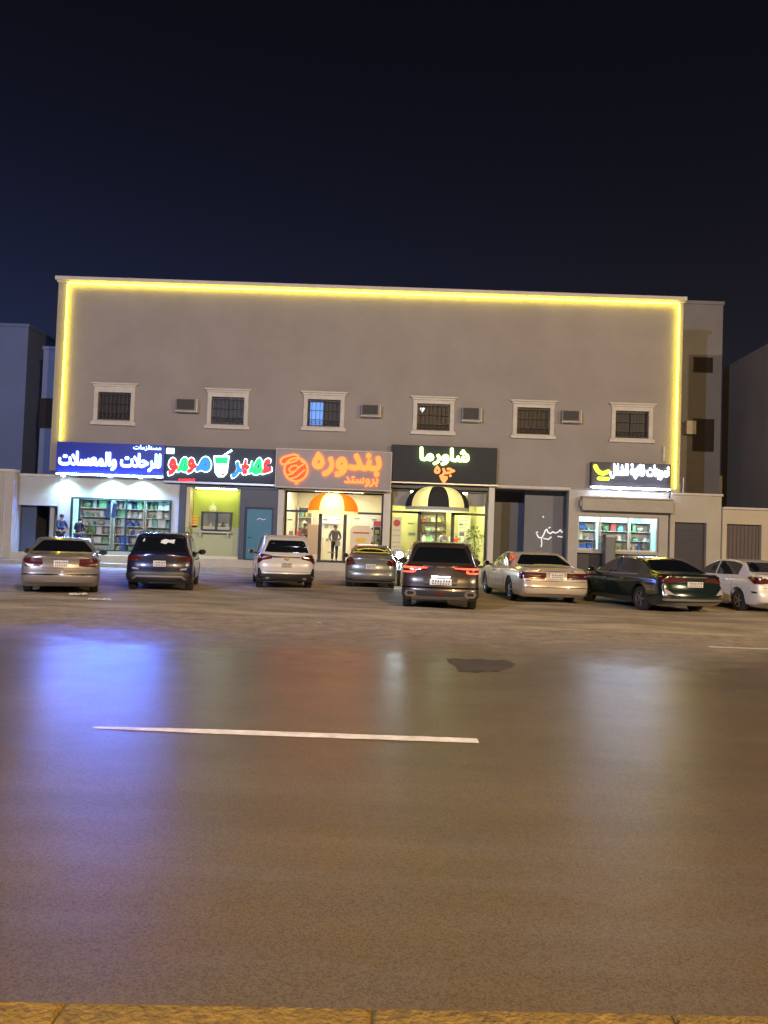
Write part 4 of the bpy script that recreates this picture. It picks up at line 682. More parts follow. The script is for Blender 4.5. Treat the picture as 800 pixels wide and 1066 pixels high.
# parking strip: a subdivided sheet with shallow ruts and sand humps
bm = bmesh.new(); nx, ny = 160, 60; g = []
for j in range(ny + 1):
    row = []
    for i in range(nx + 1):
        x = -30 + 60 * i / nx; y = 15.2 + (33.2 - 15.2) * j / ny
        h = .03 * math.sin(x * 1.7 + .6 * math.sin(y)) * math.sin(y * 1.1 + x * .3) + RND.uniform(-.006, .006)
        z = .004 + max(0, min(1, (y - 15.4) / 1.2)) * (max(0, h) + .004) * min(1, (33.2 - y))
        if j == 0: z = -.01
        row.append(bm.verts.new((x, y, z)))
    g.append(row)
for j in range(ny):
    for i in range(nx): bm.faces.new((g[j][i], g[j][i+1], g[j+1][i+1], g[j+1][i]))
me = bpy.data.meshes.new('parking_strip'); bm.to_mesh(me); bm.free(); smooth(me, 180); tag(link_mesh('parking_strip', me, SAND), kind='structure')

LINE = pm('road_paint', (.62, .58, .50), .6, noise=(6, .28))
def mark(x0, y0, x1, y1, w, taper=False):
    b = MB(); pts = []; n = 40; top = []; bot = []
    for i in range(n + 1):
        t = i / n; x = x0 + (x1 - x0) * t; y = y0 + (y1 - y0) * t
        k = 1 if not taper else min(1, .35 + t * 2.2)
        top.append((x, y + w * k / 2 + RND.uniform(-.004, .004), .004)); bot.append((x, y - w * k / 2 + RND.uniform(-.004, .004), .004))
    for i in range(n): b.poly([bot[i], bot[i+1], top[i+1], top[i]])
    bmesh.ops.remove_doubles(b.bm, verts=b.bm.verts, dist=1e-5)
    return tag(b.build('road_marking', LINE), kind='structure')
xa, ya = ground(97, 757.5); xb, yb = ground(498, 771.5)
mark(xa, ya, xb, yb, .15, True); mark(xb + 6.2, yb + .2, xb + 9.5, yb + .2, .15); mark(xa - 9.5, ya, xa - 6.2, ya, .15)
xa, ya = ground(738, 673.5); mark(xa, ya, xa + 3.2, ya, .14)
PATCHM = pm('patch_asphalt', (.058, .045, .033), .7, noise=(2.5, .5), bump=(60, .5))
b = MB(); b.poly([ground(x, y) + (.004,) for x, y in ((465, 686.2), (474, 685.6), (487, 686.8), (500, 686.1), (513, 687.6), (524, 687), (531, 689), (537, 691.5), (533, 695), (524, 697), (519, 700), (507, 698.8), (496, 700.5), (486, 699.2), (478, 699.6), (474, 694), (467, 690))]); tag(b.build('road_patch', PATCHM), kind='structure')

YKERB = pm('yellow_kerb_paint', (.15, .088, .009), .9, noise=(14, .35), bump=(45, 1.0))
xa, ya = ground(0, 1040, .15); xb, yb = ground(800, 1055.5, .15)
sl = (yb - ya) / (xb - xa)
b = MB(); n = 60
for i in range(n):
    x0 = -30 + i; x1 = x0 + .998; f_ = lambda x: ya + (x - xa) * sl
    pts = [(x0, f_(x0)), (x1, f_(x1)), (x1, f_(x1) - .22), (x0, f_(x0) - .22)]
    bb = bmesh.new(); lo = [bb.verts.new((p[0], p[1], -.02)) for p in pts]; hi = [bb.verts.new((p[0], p[1], .15)) for p in pts]
    bb.faces.new(lo[::-1]); bb.faces.new(hi)
    for k in range(4): bb.faces.new((lo[k], lo[(k+1) % 4], hi[(k+1) % 4], hi[k]))
    bmesh.ops.bevel(bb, geom=[e for e in bb.edges if all(v.co.z > .1 for v in e.verts)], offset=.018, segments=3, affect='EDGES', profile=.5)
    b.add(bb)
tag(b.build('kerb', YKERB, sm=True, ang=40), kind='structure')
PAVE = pm('pavement_concrete', (.25, .22, .18), .85, noise=(4, .2), bump=(30, .5))
tag(MB().box(-60, 60, -1.5, 2.0, -.02, .14).build('pavement', PAVE), kind='structure')

STEP = pm('step_concrete', (.34, .31, .27), .7, noise=(2.5, .18), bump=(25, .3))
XL = at(60, 560)[0]; XR = at(700, 560)[0]
tag(MB().box(XL - 4, XR + .2, 33.0, 33.9, -.02, .17, .015).build('pavement', STEP), kind='structure')
PLINTH = pm('plinth_tile', (.48, .43, .35), .45, noise=(2, .12))
tag(MB().box(XL - 3, XR, 33.9, F + 6, -.02, .5, .01).build('pavement', PLINTH), kind='structure')

# ------------------------------------------------------------------ the commercial building
STUCCO = pm('beige_stucco', (.295, .265, .248), .88, noise=(.5, .10), bump=(55, .35))
TRIM = pm('moulding_plaster', (.55, .51, .46), .75, noise=(3, .10))
bx0 = at(62, 283)[0]; bx1 = at(712, 310)[0]; ztop = (at(64, 284)[1] + at(712, 311)[1]) / 2
Zb = 4.2
bld = empty('commercial_building', ((bx0 + bx1) / 2, F, 0), 'wide two storey beige shop building with six framed windows above a row of lit shops', 'building')
wins = []
for (a, b_, c, d) in ((96, 399, 143, 443), (214, 405, 261, 447), (314, 408, 361, 449), (428, 413, 475, 453), (532, 417, 579, 457), (635, 420, 681, 461)):
    wins.append(rect(a, b_, c, d))
holes = []
for X0, X1, Z0, Z1 in wins: holes.append(((X0 + X1) / 2 - .74, (X0 + X1) / 2 + .74, (Z0 + Z1) / 2 - .70, (Z0 + Z1) / 2 + .54))
wall_mesh('wall', bx0, bx1, Zb, ztop - .25, F, holes, .3, STUCCO, bld)
MB().box(bx0, bx0 + .3, F + .305, F + 14, Zb, ztop - .25).build('wall', STUCCO, bld)
MB().box(bx1 - .3, bx1, F + .305, F + 14, 0, ztop - .25).build('wall', STUCCO, bld)
MB().box(bx0 + .31, bx1 - .31, F + .31, F + 14, ztop - 1.6, ztop - 1.4).build('roof', STUCCO, bld)
MB().box(bx0, bx1, F + 14.01, F + 14.3, 0, ztop - .25).build('wall', STUCCO, bld)
MB().box(bx0 - .12, bx1 + .12, F - .16, F + .32, ztop - .24, ztop - .06, .03).box(bx0 - .06, bx1 + .06, F - .08, F + .3, ztop - .32, ztop - .243, .02).box(bx0 - .12, bx0 + .3, F + .33, F + 14, ztop - .24, ztop - .06).box(bx1 - .3, bx1 + .12, F + .33, F + 14, ztop - .24, ztop - .06).build('cornice', TRIM, bld)
MB().box(bx0 + .31, bx1 - .31, F + .31, F + 12, Zb, Zb + .2).build('floor_slab', STUCCO, bld)
WFRAME = pm('window_frame_dark', (.03, .025, .022), .4)
WGLASS = pm('window_glass_dark', (.035, .028, .026), .4, spec=.25)
CURT = emis('lit_curtain', (.16, .38, 1.0), .75)
for k, (X0, X1, Z0, Z1) in enumerate(wins):
    hx0, hx1, hz0, hz1 = holes[k]; xc = (hx0 + hx1) / 2
    sill = MB().box(xc - 1.02, xc + 1.02, F - .14, F - .003, Z0, Z0 + .14, .02).box(xc - .96, xc + .96, F - .09, F - .003, Z0 + .143, Z0 + .2, .01)
    sur = MB().box(xc - .93, hx0, F - .06, F - .003, Z0 + .203, hz1, .01).box(hx1, xc + .93, F - .06, F - .003, Z0 + .203, hz1, .01)
    sur.box(xc - .93, xc + .93, F - .06, F - .003, hz1 + .002, Z1 - .17, .01)
    for q in range(5):
        for sg in (-1, 1): 
            xx = xc + sg * .835; sur.box(xx - .085, xx + .085, F - .08, F - .063, Z0 + .23 + q * .27, Z0 + .46 + q * .27, .01)
    sur.box(xc - .98, xc + .98, F - .11, F - .003, Z1 - .167, Z1 - .08, .015).box(xc - 1.06, xc + 1.06, F - .18, F - .003, Z1 - .077, Z1, .02)
    w = MB().box(hx0, hx0 + .06, F + .13, F + .19, hz0, hz1).box(hx1 - .06, hx1, F + .13, F + .19, hz0, hz1).box(hx0 + .062, hx1 - .062, F + .13, F + .19, hz1 - .06, hz1).box(hx0 + .062, hx1 - .062, F + .13, F + .19, hz0, hz0 + .06).box(xc - .03, xc + .03, F + .12, F + .195, hz0 + .062, hz1 - .062).build('window', WFRAME, bld)
    sur.build('surround', TRIM, w); sill.build('sill', TRIM, w)
    MB().box(hx0 + .063, hx1 - .063, F + .2, F + .215, hz0 + .063, hz1 - .063).build('pane', WGLASS, w)
    gr = MB()
    for q in range(1, 8): 
        x = hx0 + (hx1 - hx0) * q / 8; gr.cyl((x, F + .06, hz0 + .01), (x, F + .06, hz1 - .01), .012, n=6)
    for z in (hz0 + .08, hz0 + .33, hz0 + .75, hz1 - .08): gr.cyl((hx0 + .005, F + .045, z), (hx1 - .005, F + .045, z), .014, n=6)
    for q in range(8): gr.torus((hx0 + (hx1 - hx0) * (q + .5) / 8, F + .06, hz0 + .205), .07, .011, 'Y', 12, 5)
    gr.build('grille', WFRAME, w)
    if k == 2:
        MB().box(hx0 + .10, xc - .06, F + .196, F + .199, hz0 + .08, hz1 - .1).build('lit_curtain', CURT, w)
    if k == 3:
        pts = [(xc - .58 + .13 * math.cos(a) * (1 if abs(math.sin(a)) < .9 else .8), hz1 - .3 + .13 * math.sin(a)) for a in ()]
        MB().ball((xc - .56, F + .19, hz1 - .2), (.06, .008, .06)).ball((xc - .45, F + .19, hz1 - .2), (.06, .008, .06)).prism_xz([(xc - .61, hz1 - .22), (xc - .505, hz1 - .38), (xc - .40, hz1 - .22)], F + .198, F + .184).build('heart_sticker', emis('heart_glow', (1, 1, 1), .7), w)

# LED strip around the facade
LED = pm('led_strip_glow', (.8, .7, .2), .5, emit=(1.0, .80, .035), es=13.0)
lx0, lzt = at(74, 293); lx0b, lz0 = at(63, 459); lx1, _ = at(706, 320); _, lz1 = at(703, 509)
lx0 = (lx0 + lx0b) / 2; lzt = (lzt + at(706, 320)[1]) / 2
led = empty('light_strip', (lx0, F, lz0), 'glowing yellow light strip outlining the top and both sides of the beige facade', 'light strip')
MB().box(lx0, lx1, F - .15, F - .10, lzt - .04, lzt + .04).box(lx0 - .04, lx0 + .04, F - .148, F - .102, lz0, lzt - .043).box(lx1 - .04, lx1 + .04, F - .148, F - .102, lz1, lzt - .043).build('light_tube', LED, led)
cl = MB(); 
for i in range(30): x = lx0 + (lx1 - lx0) * (i + .5) / 30; cl.box(x - .02, x + .02, F - .10, F - .002, lzt - .02, lzt + .02)
for i in range(7):
    z = lz0 + (lzt - lz0) * (i + .5) / 7; cl.box(lx0 - .02, lx0 + .02, F - .10, F - .002, z - .02, z + .02); z = lz1 + (lzt - lz1) * (i + .5) / 7; cl.box(lx1 - .02, lx1 + .02, F - .10, F - .002, z - .02, z + .02)
cl.build('clip', SILVERTRIM, led)

# window air conditioners
ACW = pm('ac_casing', (.26, .24, .22), .6, noise=(8, .1)); ACD = pm('ac_grille_dark', (.05, .045, .042), .7)
acl = ['metal window air conditioner between the two leftmost upstairs windows', 'metal window air conditioner right of the window with the blue lit curtain',
       'metal window air conditioner above the right end of the green lit sign', 'metal window air conditioner between the two rightmost upstairs windows']
for k, (a, b_, c, d) in enumerate(((185, 416, 208, 430), (376, 422, 397, 435), (480, 425, 501, 440), (583, 428, 604, 441))):
    X0, X1, Z0, Z1 = rect(a, b_, c, d)
    r = empty('air_conditioner', ((X0 + X1) / 2, F, Z0), acl[k], 'air conditioner', 'window air conditioners on the facade')
    MB().box(X0 + .03, X1 - .06, F - .36, F - .001, Z0 + .06, Z1, .015).build('casing', ACW, r)
    g_ = MB().box(X0 + .07, X1 - .14, F - .375, F - .362, Z0 + .1, Z1 - .05)
    for q in range(7): z = Z0 + .12 + q * (Z1 - Z0 - .2) / 7; g_.box(X0 + .08, X1 - .15, F - .385, F - .377, z, z + .025)
    g_.build('grille', ACD, r)
    MB().box(X0, X1, F - .40, F - .001, Z0, Z0 + .045, .005).box(X1 - .055, X1 - .01, F - .36, F - .002, Z0 + .05, Z1 - .02).build('support_tray', TRIM, r)

# ------------------------------------------------------------------ ground floor
zf = .5
def X(px, py=545): return at(px, py)[0]
def Z(px, py): return at(px, py)[1]
BLUEWALL = pm('pale_blue_wall', (.50, .54, .55), .8, noise=(.8, .08), bump=(40, .2))
SLATE = pm('slate_cladding', (.055, .06, .075), .45, noise=(2, .15))
WHITEWALL = pm('white_cladding', (.55, .53, .50), .5, noise=(1, .06))
CREAM = pm('cream_cladding', (.62, .56, .40), .6, noise=(1.5, .06))
LIME = pm('lime_paint', (.36, .46, .05), .6, noise=(1, .06)); LIMEPALE = pm('pale_green_tile', (.42, .46, .28), .5, noise=(1.2, .06))
ALU = pm('black_aluminium', (.012, .016, .015), .35)
SHOPGLASS = glass_mat('shop_glass')

# shop front wall of the leftmost shop
h1 = (X(73, 545), X(178, 548), Z(125, 574), Z(125, 519))
wall_mesh('shop_wall', X(60), X(186), zf, Zb - .01, F + .02, [h1], .3, BLUEWALL, bld)
MB().box(X(186) + .01, X(193), F - .08, F + .9, zf, Zb - .01).build('pier', SLATE, bld)
MB().box(X(193) + .01, X(197), F - .02, F + .9, Z(196, 549), Z(196, 507)).build('pier', CREAM, bld)
MB().box(X(193) + .01, X(197), F - .02, F + .9, zf, Z(196, 549) - .01).build('pier', LIMEPALE, bld)
# kiosk recess
kx0, kx1 = X(197) + .01, X(249)
zk = Z(222, 548); kt = Z(222, 508)
hk = (X(208), X(238), Z(222, 552), Z(222, 534))
wall_mesh('kiosk_wall', kx0, kx1, zk, kt, F + .55, [hk], .15, LIME, bld)
MB().box(kx0, kx1, F + .5, F + .7, zf, zk - .002).build('kiosk_base', LIMEPALE, bld)
MB().box(kx0, kx1, F - .02, F + .49, zf, zf + .12).build('kiosk_step', CREAM, bld)
MB().box(X(193), X(292), F, F + .9, kt + .005, Zb - .01).build('lintel', SLATE, bld)
ks = MB().box(hk[0] - .05, hk[1] + .05, F + .40, F + .56, hk[3], hk[3] + .07).box(hk[0] - .05, hk[0] + .03, F + .46, F + .56, hk[2], hk[3]).box(hk[1] - .03, hk[1] + .05, F + .46, F + .56, hk[2], hk[3]).box((hk[0] + hk[1]) / 2 - .05, (hk[0] + hk[1]) / 2 + .05, F + .46, F + .56, hk[2], hk[3]).box(hk[0], hk[1], F + .46, F + .56, hk[2] - .04, hk[2] + .04).build('serving_window', ALU, bld)
MB().box(hk[0] + .04, hk[1] - .04, F + .52, F + .53, hk[2] + .05, hk[3] - .01).build('pane', SHOPGLASS, ks)
MB().box(hk[0] - .2, hk[1] + .1, F + .15, F + .45, hk[2] - .12, hk[2] - .05, .01).box(hk[0] - .05, hk[0] + .02, F + .2, F + .5, hk[2] - .3, hk[2] - .125).box(hk[1] - .1, hk[1] - .03, F + .2, F + .5, hk[2] - .3, hk[2] - .125).build('counter_shelf', WHITEWALL, ks)
# blue door wall
dx0, dx1, dz1 = X(254, 556), X(284, 556), Z(268, 528)
wall_mesh('door_wall', X(249) + .01, X(289), zf, kt, F + .05, [(dx0, dx1, zf, dz1)], .2, SLATE, bld)
BLUEDOOR = pm('blue_door_paint', (.035, .17, .27), .4, noise=(1.3, .1))
MB().box(X(249) + .005, X(249) + .009, F + .06, F + .5, zf, kt).build('reveal', SLATE, bld)
dr = MB().box(dx0 + .08, dx1 - .08, F + .16, F + .21, zf + .02, dz1 - .08, .01).build('door', BLUEDOOR, bld)
MB().box(dx0, dx0 + .075, F + .12, F + .22, zf, dz1).box(dx1 - .075, dx1, F + .12, F + .22, zf, dz1).box(dx0 + .08, dx1 - .08, F + .12, F + .22, dz1 - .075, dz1).build('door_frame', pm('blue_frame', (.012, .035, .06), .5), dr)
MB().cyl((dx0 + .18, F + .10, 1.5), (dx0 + .32, F + .10, 1.5), .018).cyl((dx0 + .18, F + .16, 1.5), (dx0 + .18, F + .10, 1.5), .015).build('handle', CHROME, dr)
ribbon([(dx0 + .55, dz1 - .55), (dx0 + .66, dz1 - .49), (dx0 + .8, dz1 - .55), (dx0 + .92, dz1 - .52)], F + .158, .018, .006).build('door_sign', STICKER, dr)

def room(x0, x1, y0, y1, z0, z1, wm, fm, lm, lights, parent=None):
    """an open fronted room: back, sides, ceiling, floor and ceiling light panels"""
    parent = parent or bld
    MB().box(x0, x1, y1, y1 + .1, z0, z1).box(x0 - .1, x0, y0, y1, z0, z1).box(x1, x1 + .1, y0, y1, z0, z1).build('interior_wall', wm, parent)
    MB().box(x0, x1, y0, y1, z1, z1 + .1).build('ceiling', wm, parent)
    MB().box(x0, x1, y0, y1, z0 + .003, z0 + .02).build('shop_floor', fm, parent)
    for (lx, ly, w, d) in lights: MB().box(lx - w/2, lx + w/2, ly - d/2, ly + d/2, z1 - .05, z1 - .01).build('ceiling_light', lm, parent)
WALLW = pm('interior_white', (.62, .62, .60), .7, noise=(2, .05)); FLOORT = pm('interior_tile', (.4, .38, .34), .3, noise=(2, .1))
LCY = emis('light_panel_cyan', (.42, .90, 1.0), 72); LWARM = emis('light_panel_warm', (1, .92, .66), 30); LYEL = emis('light_panel_yellow', (1, .97, .48), 32)

# leftmost shop: framed display window
room(X(66), X(185), F + .33, F + 3.3, zf, 3.9, WALLW, FLOORT, LCY, [(X(90), F + .52, 1.3, .25), (X(128), F + .52, 1.3, .25), (X(164), F + .52, 1.3, .25), (X(128), F + 2.2, 3, .5)])
a, b_, c, d = h1
wf = MB().box(a, b_, F - .01, F + .10, d - .07, d).box(a, b_, F - .01, F + .10, c, c + .06).box(a, a + .07, F - .01, F + .10, c + .062, d - .072).box(b_ - .07, b_, F - .01, F + .10, c + .062, d - .072)
for t in (.085, .55): wf.box(a + (b_ - a) * t - .03, a + (b_ - a) * t + .03, F, F + .09, c + .062, d - .072)
wf = wf.build('display_window', pm('green_black_frame', (.01, .03, .03), .4), bld)
MB().box(a + .08, b_ - .08, F + .04, F + .05, c + .07, d - .08).build('pane', SHOPGLASS, wf)

# storefronts of the chicken shop and the shawarma shop
def bars(lst, y0, y1):
    b = MB()
    for x0, x1, z0, z1 in lst: b.box(x0, x1, y0, y1, z0, z1)
    return b
MB().box(X(289) + .005, X(295), F - .10, F + .6, zf, Z(292, 509)).build('pier', WHITEWALL, bld)
MB().box(X(399), X(406), F - .10, F + .6, zf, Zb - .01).build('pier', WHITEWALL, bld)
MB().box(X(508), X(514), F - .10, F + .6, zf, Zb - .01).build('pier', WHITEWALL, bld)
MB().box(X(289), X(399) - .005, F - .0, F + .6, 3.72, Zb - .01).build('lintel', WHITEWALL, bld)
MB().box(X(406) + .005, X(508) - .005, F - .0, F + .5, 3.98, Zb - .01).build('lintel', SLATE, bld)
def storefront(px0, px1, ztop_, ztr, doors, extra, frame_y=F + .3):
    x0, x1 = X(px0) + .01, X(px1) - .01; r = []
    t = .05
    r += [(x0, x0 + .09, zf, ztop_), (x1 - .09, x1, zf, ztop_), (x0 + .092, x1 - .092, ztop_ - .08, ztop_), (x0 + .092, x1 - .092, zf, zf + .10)]
    d0, d1 = X(doors[0]), X(doors[-1])
    r += [(x0 + .092, d0 - .002, ztr - .05, ztr + .05), (d1 + .002, x1 - .092, ztr - .05, ztr + .05)]
    for p in doors: r.append((X(p) - .075, X(p) + .075, zf + .102, ztr + .048))
    for p in extra: r.append((X(p) - .04, X(p) + .04, zf + .102, ztr - .052))
    fr = bars(r, frame_y, frame_y + .1).build('storefront', ALU, bld)
    MB().box(x0 + .05, x1 - .05, frame_y + .04, frame_y + .05, zf + .05, ztop_ - .04).build('pane', SHOPGLASS, fr)
    return fr
zt3, ztr3 = 3.70, Z(345, 533)
storefront(295, 399, zt3, ztr3, (333, 359), ())
room(X(295), X(399), F + .42, F + 5, zf, 3.9, pm('interior_cream', (.66, .60, .46), .7, noise=(2, .05)), FLOORT, LWARM, [(X(312), F + 1.6, 1.1, .5), (X(347), F + 1.6, 1.1, .5), (X(382), F + 1.6, 1.1, .5), (X(347), F + 3.6, 2.4, .5)])
zt4, ztr4 = 3.96, Z(455, 534)
storefront(406, 508, zt4, ztr4, (437, 472), (455,))
room(X(406), X(508), F + .42, F + 5, zf, 3.95, pm('interior_yellow', (.62, .62, .36), .7, noise=(2, .05)), FLOORT, LYEL, [(X(422), F + 1.8, 1.1, .5), (X(455), F + 1.8, 1.1, .5), (X(490), F + 1.8, 1.1, .5), (X(455), F + 3.8, 2.4, .5)])
# dark passage with the white wall script
px0, px1 = X(514) + .005, X(592)
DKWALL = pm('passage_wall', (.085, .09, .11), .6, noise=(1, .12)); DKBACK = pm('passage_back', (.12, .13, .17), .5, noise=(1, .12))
MB().box(px1, X(599), F + .003, F + 9, zf - .5, Zb + .0 - .01).build('pier', pm('shop_stucco', (.40, .37, .33), .8, noise=(1, .08)), bld)
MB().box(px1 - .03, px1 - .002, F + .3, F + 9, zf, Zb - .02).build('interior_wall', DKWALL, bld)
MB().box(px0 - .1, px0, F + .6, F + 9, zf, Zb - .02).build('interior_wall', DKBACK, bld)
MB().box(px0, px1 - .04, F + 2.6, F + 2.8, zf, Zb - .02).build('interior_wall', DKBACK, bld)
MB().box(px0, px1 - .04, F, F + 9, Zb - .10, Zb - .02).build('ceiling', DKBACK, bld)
MB().box(px0 - .2, px1 + .05, F - .05, F - .0, Zb - .06, Zb + .06, .01).build('lintel', TRIM, bld)
fx0 = X(550)
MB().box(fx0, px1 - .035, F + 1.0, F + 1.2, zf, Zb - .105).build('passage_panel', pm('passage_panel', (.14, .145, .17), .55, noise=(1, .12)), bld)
def curl(pts): return pxs0(pts)
def pxs0(pts): return [at(px, py, F + 1.0) for px, py in pts]
rb = ribbon(pxs0([(559, 556), (561, 559.5), (564, 560), (566, 557), (568, 552), (569.5, 551), (570.5, 554), (573, 555.5), (576, 553.5), (578, 555), (581, 554), (583.5, 551.5), (585, 554), (591, 553.2)]), F + 1.0, .026, .02)
for st_ in ([(566, 560.5), (571, 561.5), (574, 559)], [(581, 558.3), (586, 559.2), (590, 557.4)], [(558.5, 554.4), (560, 553.8)], [(563.8, 561), (564.2, 566), (563.6, 569)], [(571.5, 549.6), (573, 549)], [(565.5, 537.6), (566, 538.6)]):
    join(rb, ribbon(pxs0(st_), F + 1.0, .022, .02))
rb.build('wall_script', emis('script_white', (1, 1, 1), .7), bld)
# corner grocery
gx0, gx1 = X(599) + .005, X(696)
hg = (X(602, 555), X(686, 555), Z(645, 574), Z(645, 538))
GSTUC = MATS['shop_stucco']
wall_mesh('shop_wall', gx0, gx1, 0, Zb - .01, F + .02, [hg, (X(602), X(686), .06, hg[2] - .12)], .3, GSTUC, bld)
MB().box(X(602), X(686), F + .25, F + .30, 0, hg[2] - .1).build('window_base', pm('dark_base', (.03, .03, .04), .5), bld)
a, b_, c, d = hg
gw = bars([(a, b_, d - .05, d), (a, b_, c, c + .06), (a, a + .06, c + .062, d - .052), (b_ - .06, b_, c + .062, d - .052), (a + (b_ - a) * .27, a + (b_ - a) * .29, c + .062, d - .052), (a + (b_ - a) * .62, a + (b_ - a) * .635, c + .062, d - .052)], F + .1, F + .16).build('display_window', SILVERTRIM, bld)
MB().box(a + .07, b_ - .07, F + .12, F + .13, c + .07, d - .06).build('pane', SHOPGLASS, gw)
room(gx0 + .2, gx1 - .2, F + .35, F + 3.3, zf, 3.5, WALLW, FLOORT, LCY, [(X(618), F + .55, 1.1, .25), (X(645), F + .55, 1.1, .25), (X(672), F + .55, 1.1, .25), (X(645), F + 2.2, 2.4, .5)])
sh0, sh1, shz0, shz1 = rect(604, 519, 698, 533)
b = MB().box(sh0, sh1, F - .5, F - .0, shz1 - .05, shz1 + .03, .01).box(sh0, sh1, F - .42, F - .003, shz0, shz1 - .055, .02).cyl((sh0 - .01, F - .22, (shz0 + shz1) / 2), (sh0 - .08, F - .22, (shz0 + shz1) / 2), .17, n=20)
b.build('shutter_box', pm('shutter_beige', (.36, .33, .29), .6, noise=(2, .1)), bld)
SHG = pm('roll_shade', (.33, .33, .31), .7)
MB().box(X(406) + .1, X(427), F + .46, F + .48, Z(415, 526), 3.93).box(X(487), X(508) - .1, F + .46, F + .48, Z(497, 527), 3.93).build('roll_shade', SHG, bld)
MB().box(X(437), X(473), F + .12, F + .29, ztr4 + .06, ztr4 + .26, .01).build('door_header', emis('header_glow', (.9, 1, .8), .55), bld)
# ------------------------------------------------------------------ signs
def sign(px0, py0, px1, py1, label, depth, face, name='shop_sign', off=0.0):
    X0, X1, Z0, Z1 = rect(px0, py0, px1, py1, F - depth)
    r = empty(name, ((X0 + X1) / 2, F, Z0), label, 'shop sign', 'lit signs over the shops')
    MB().box(X0, X1, F - depth, F - .001 - off, Z0, Z1, .012).build('sign_box', face, r)
    return r, F - depth
def sr(a, b, c, d, y): return rect(a, b, c, d, y)
def put(key, box, y, thick, mat, name, parent, grow=0.0):
    X0, X1, Z0, Z1 = rect(*box, y); return letters(key, X0, X1, Z0, Z1, y, thick, mat, name, parent, 0, grow)

# 1 blue lightbox, camping and hookah supplies
S1 = pm('blue_sign_face', (.018, .022, .11), .35, emit=(.04, .07, .75), es=.2)
s1, y1 = sign(59, 461.5, 171, 493, 'deep blue lit sign with white glowing arabic letters over the leftmost shop', .45, S1)
LBLUE = emis('letter_blue_white', (.22, .36, 1.0), 9)
put('camp', (61, 470.5, 168, 490), y1 - .05, .03, LBLUE, 'lettering', s1)
put('small', (139, 463.5, 168, 469.3), y1 - .03, .02, LBLUE, 'small_lettering', s1)
X0, X1, Z0, Z1 = rect(59, 461.5, 171, 493, y1)
MB().box(X0 - .03, X1 + .03, y1 - .01, F - .002, Z0 - .14, Z0 - .003, .02).build('sign_ledge', SILVERTRIM, s1)
MB().box(X0 + .05, X1 - .05, y1 - .03, y1 - .012, Z0 - .095, Z0 - .065).build('added_ledge_glow', emis('added_glow_blue', (.09, .20, 1.0), 1900), s1)  # glowing strip added to strengthen the blue reflection on the road
# 2 juice sign with coloured letters and a cup
S2 = pm('slate_sign_face', (.025, .038, .07), .6, noise=(1.5, .15))
s2, y2 = sign(172, 466, 287, 502, 'dark slate sign with glowing red green and blue arabic letters and a cup', .28, S2)
WHT = emis('letter_white', (.75, 1.0, .95), 5); RED_ = emis('letter_red', (1.0, .03, .03), 1.3); GRN = emis('letter_green', (.0, 1.0, .22), 1.2); BLU = emis('letter_blue', (.02, .22, 1.0), 1.5)
for k, box, mt in (('ain', (273, 477.5, 283.5, 493), RED_), ('sad', (259.5, 476.5, 275, 494), GRN), ('ya', (251.5, 478, 260, 494), RED_), ('ra', (241.5, 480, 253, 498), BLU),
                   ('mim', (204, 475.5, 220, 491), BLU), ('waw', (195, 476.5, 205.5, 493), RED_), ('mim', (184.5, 476, 197, 491.5), GRN), ('waw', (175.5, 476.5, 186.5, 495), RED_)):
    o = put(k, box, y2 - .09, .04, mt, 'letter', s2)
    a, b_, c, d = box; put(k, (a - .8, b_ - .8, c + .8, d + .8), y2 - .05, .03, WHT, 'letter_outline', o)
def quad(b, pts, y0, y1_): b.prism_xz([at(px, py, y0) for px, py in pts], y0, y1_)
b = MB(); quad(b, [(222.5, 474.5), (239, 474.5), (236.8, 492), (233, 496.5), (227, 496.5), (224, 492)], y2 - .06, y2 - .03); cup = b.build('cup', WHT, s2)
b = MB(); quad(b, [(223.5, 475.8), (238, 475.8), (237, 482.5), (224.8, 482.5)], y2 - .09, y2 - .063); b.build('cup_drink', GRN, cup)
b = MB(); quad(b, [(231, 493), (234.5, 492), (234, 494.5), (231, 495)], y2 - .09, y2 - .063); quad(b, [(225.5, 486), (235.5, 484.6), (235.4, 485.5), (225.6, 487)], y2 - .09, y2 - .063); quad(b, [(226, 489.5), (234.5, 488.2), (234.4, 489), (226.2, 490.4)], y2 - .09, y2 - .063); b.build('cup_stripe', emis('dim_red', (.8, .05, .05), .6), cup)
b = MB(); quad(b, [(232, 474), (234, 474), (242, 469.5), (241, 468)], y2 - .06, y2 - .03); b.build('straw', WHT, cup)
X0, X1, Z0, Z1 = rect(173.5, 466.5, 182, 472.5, y2)
MB().box(X0, X1, y2 - .06, y2 - .01, Z0, Z1, .02).build('sign_spotlight', emis('spot_cool', (.65, .9, 1), 2.5), s2)
b = MB()
for k in range(7): x = 186 + k * 2.5; quad(b, [(x, 498.2), (x + 2, 498.2 + (k % 2) * .6), (x + 2, 501.3), (x, 500.9)], y2 - .04, y2 - .012)
b.build('small_lettering', RED_, s2)
MB().box(at(172, 503)[0], at(287, 503)[0], y2 - .02, F - .003, at(230, 504.6)[1], at(230, 502.7)[1]).build('sign_ledge', SILVERTRIM, s2)
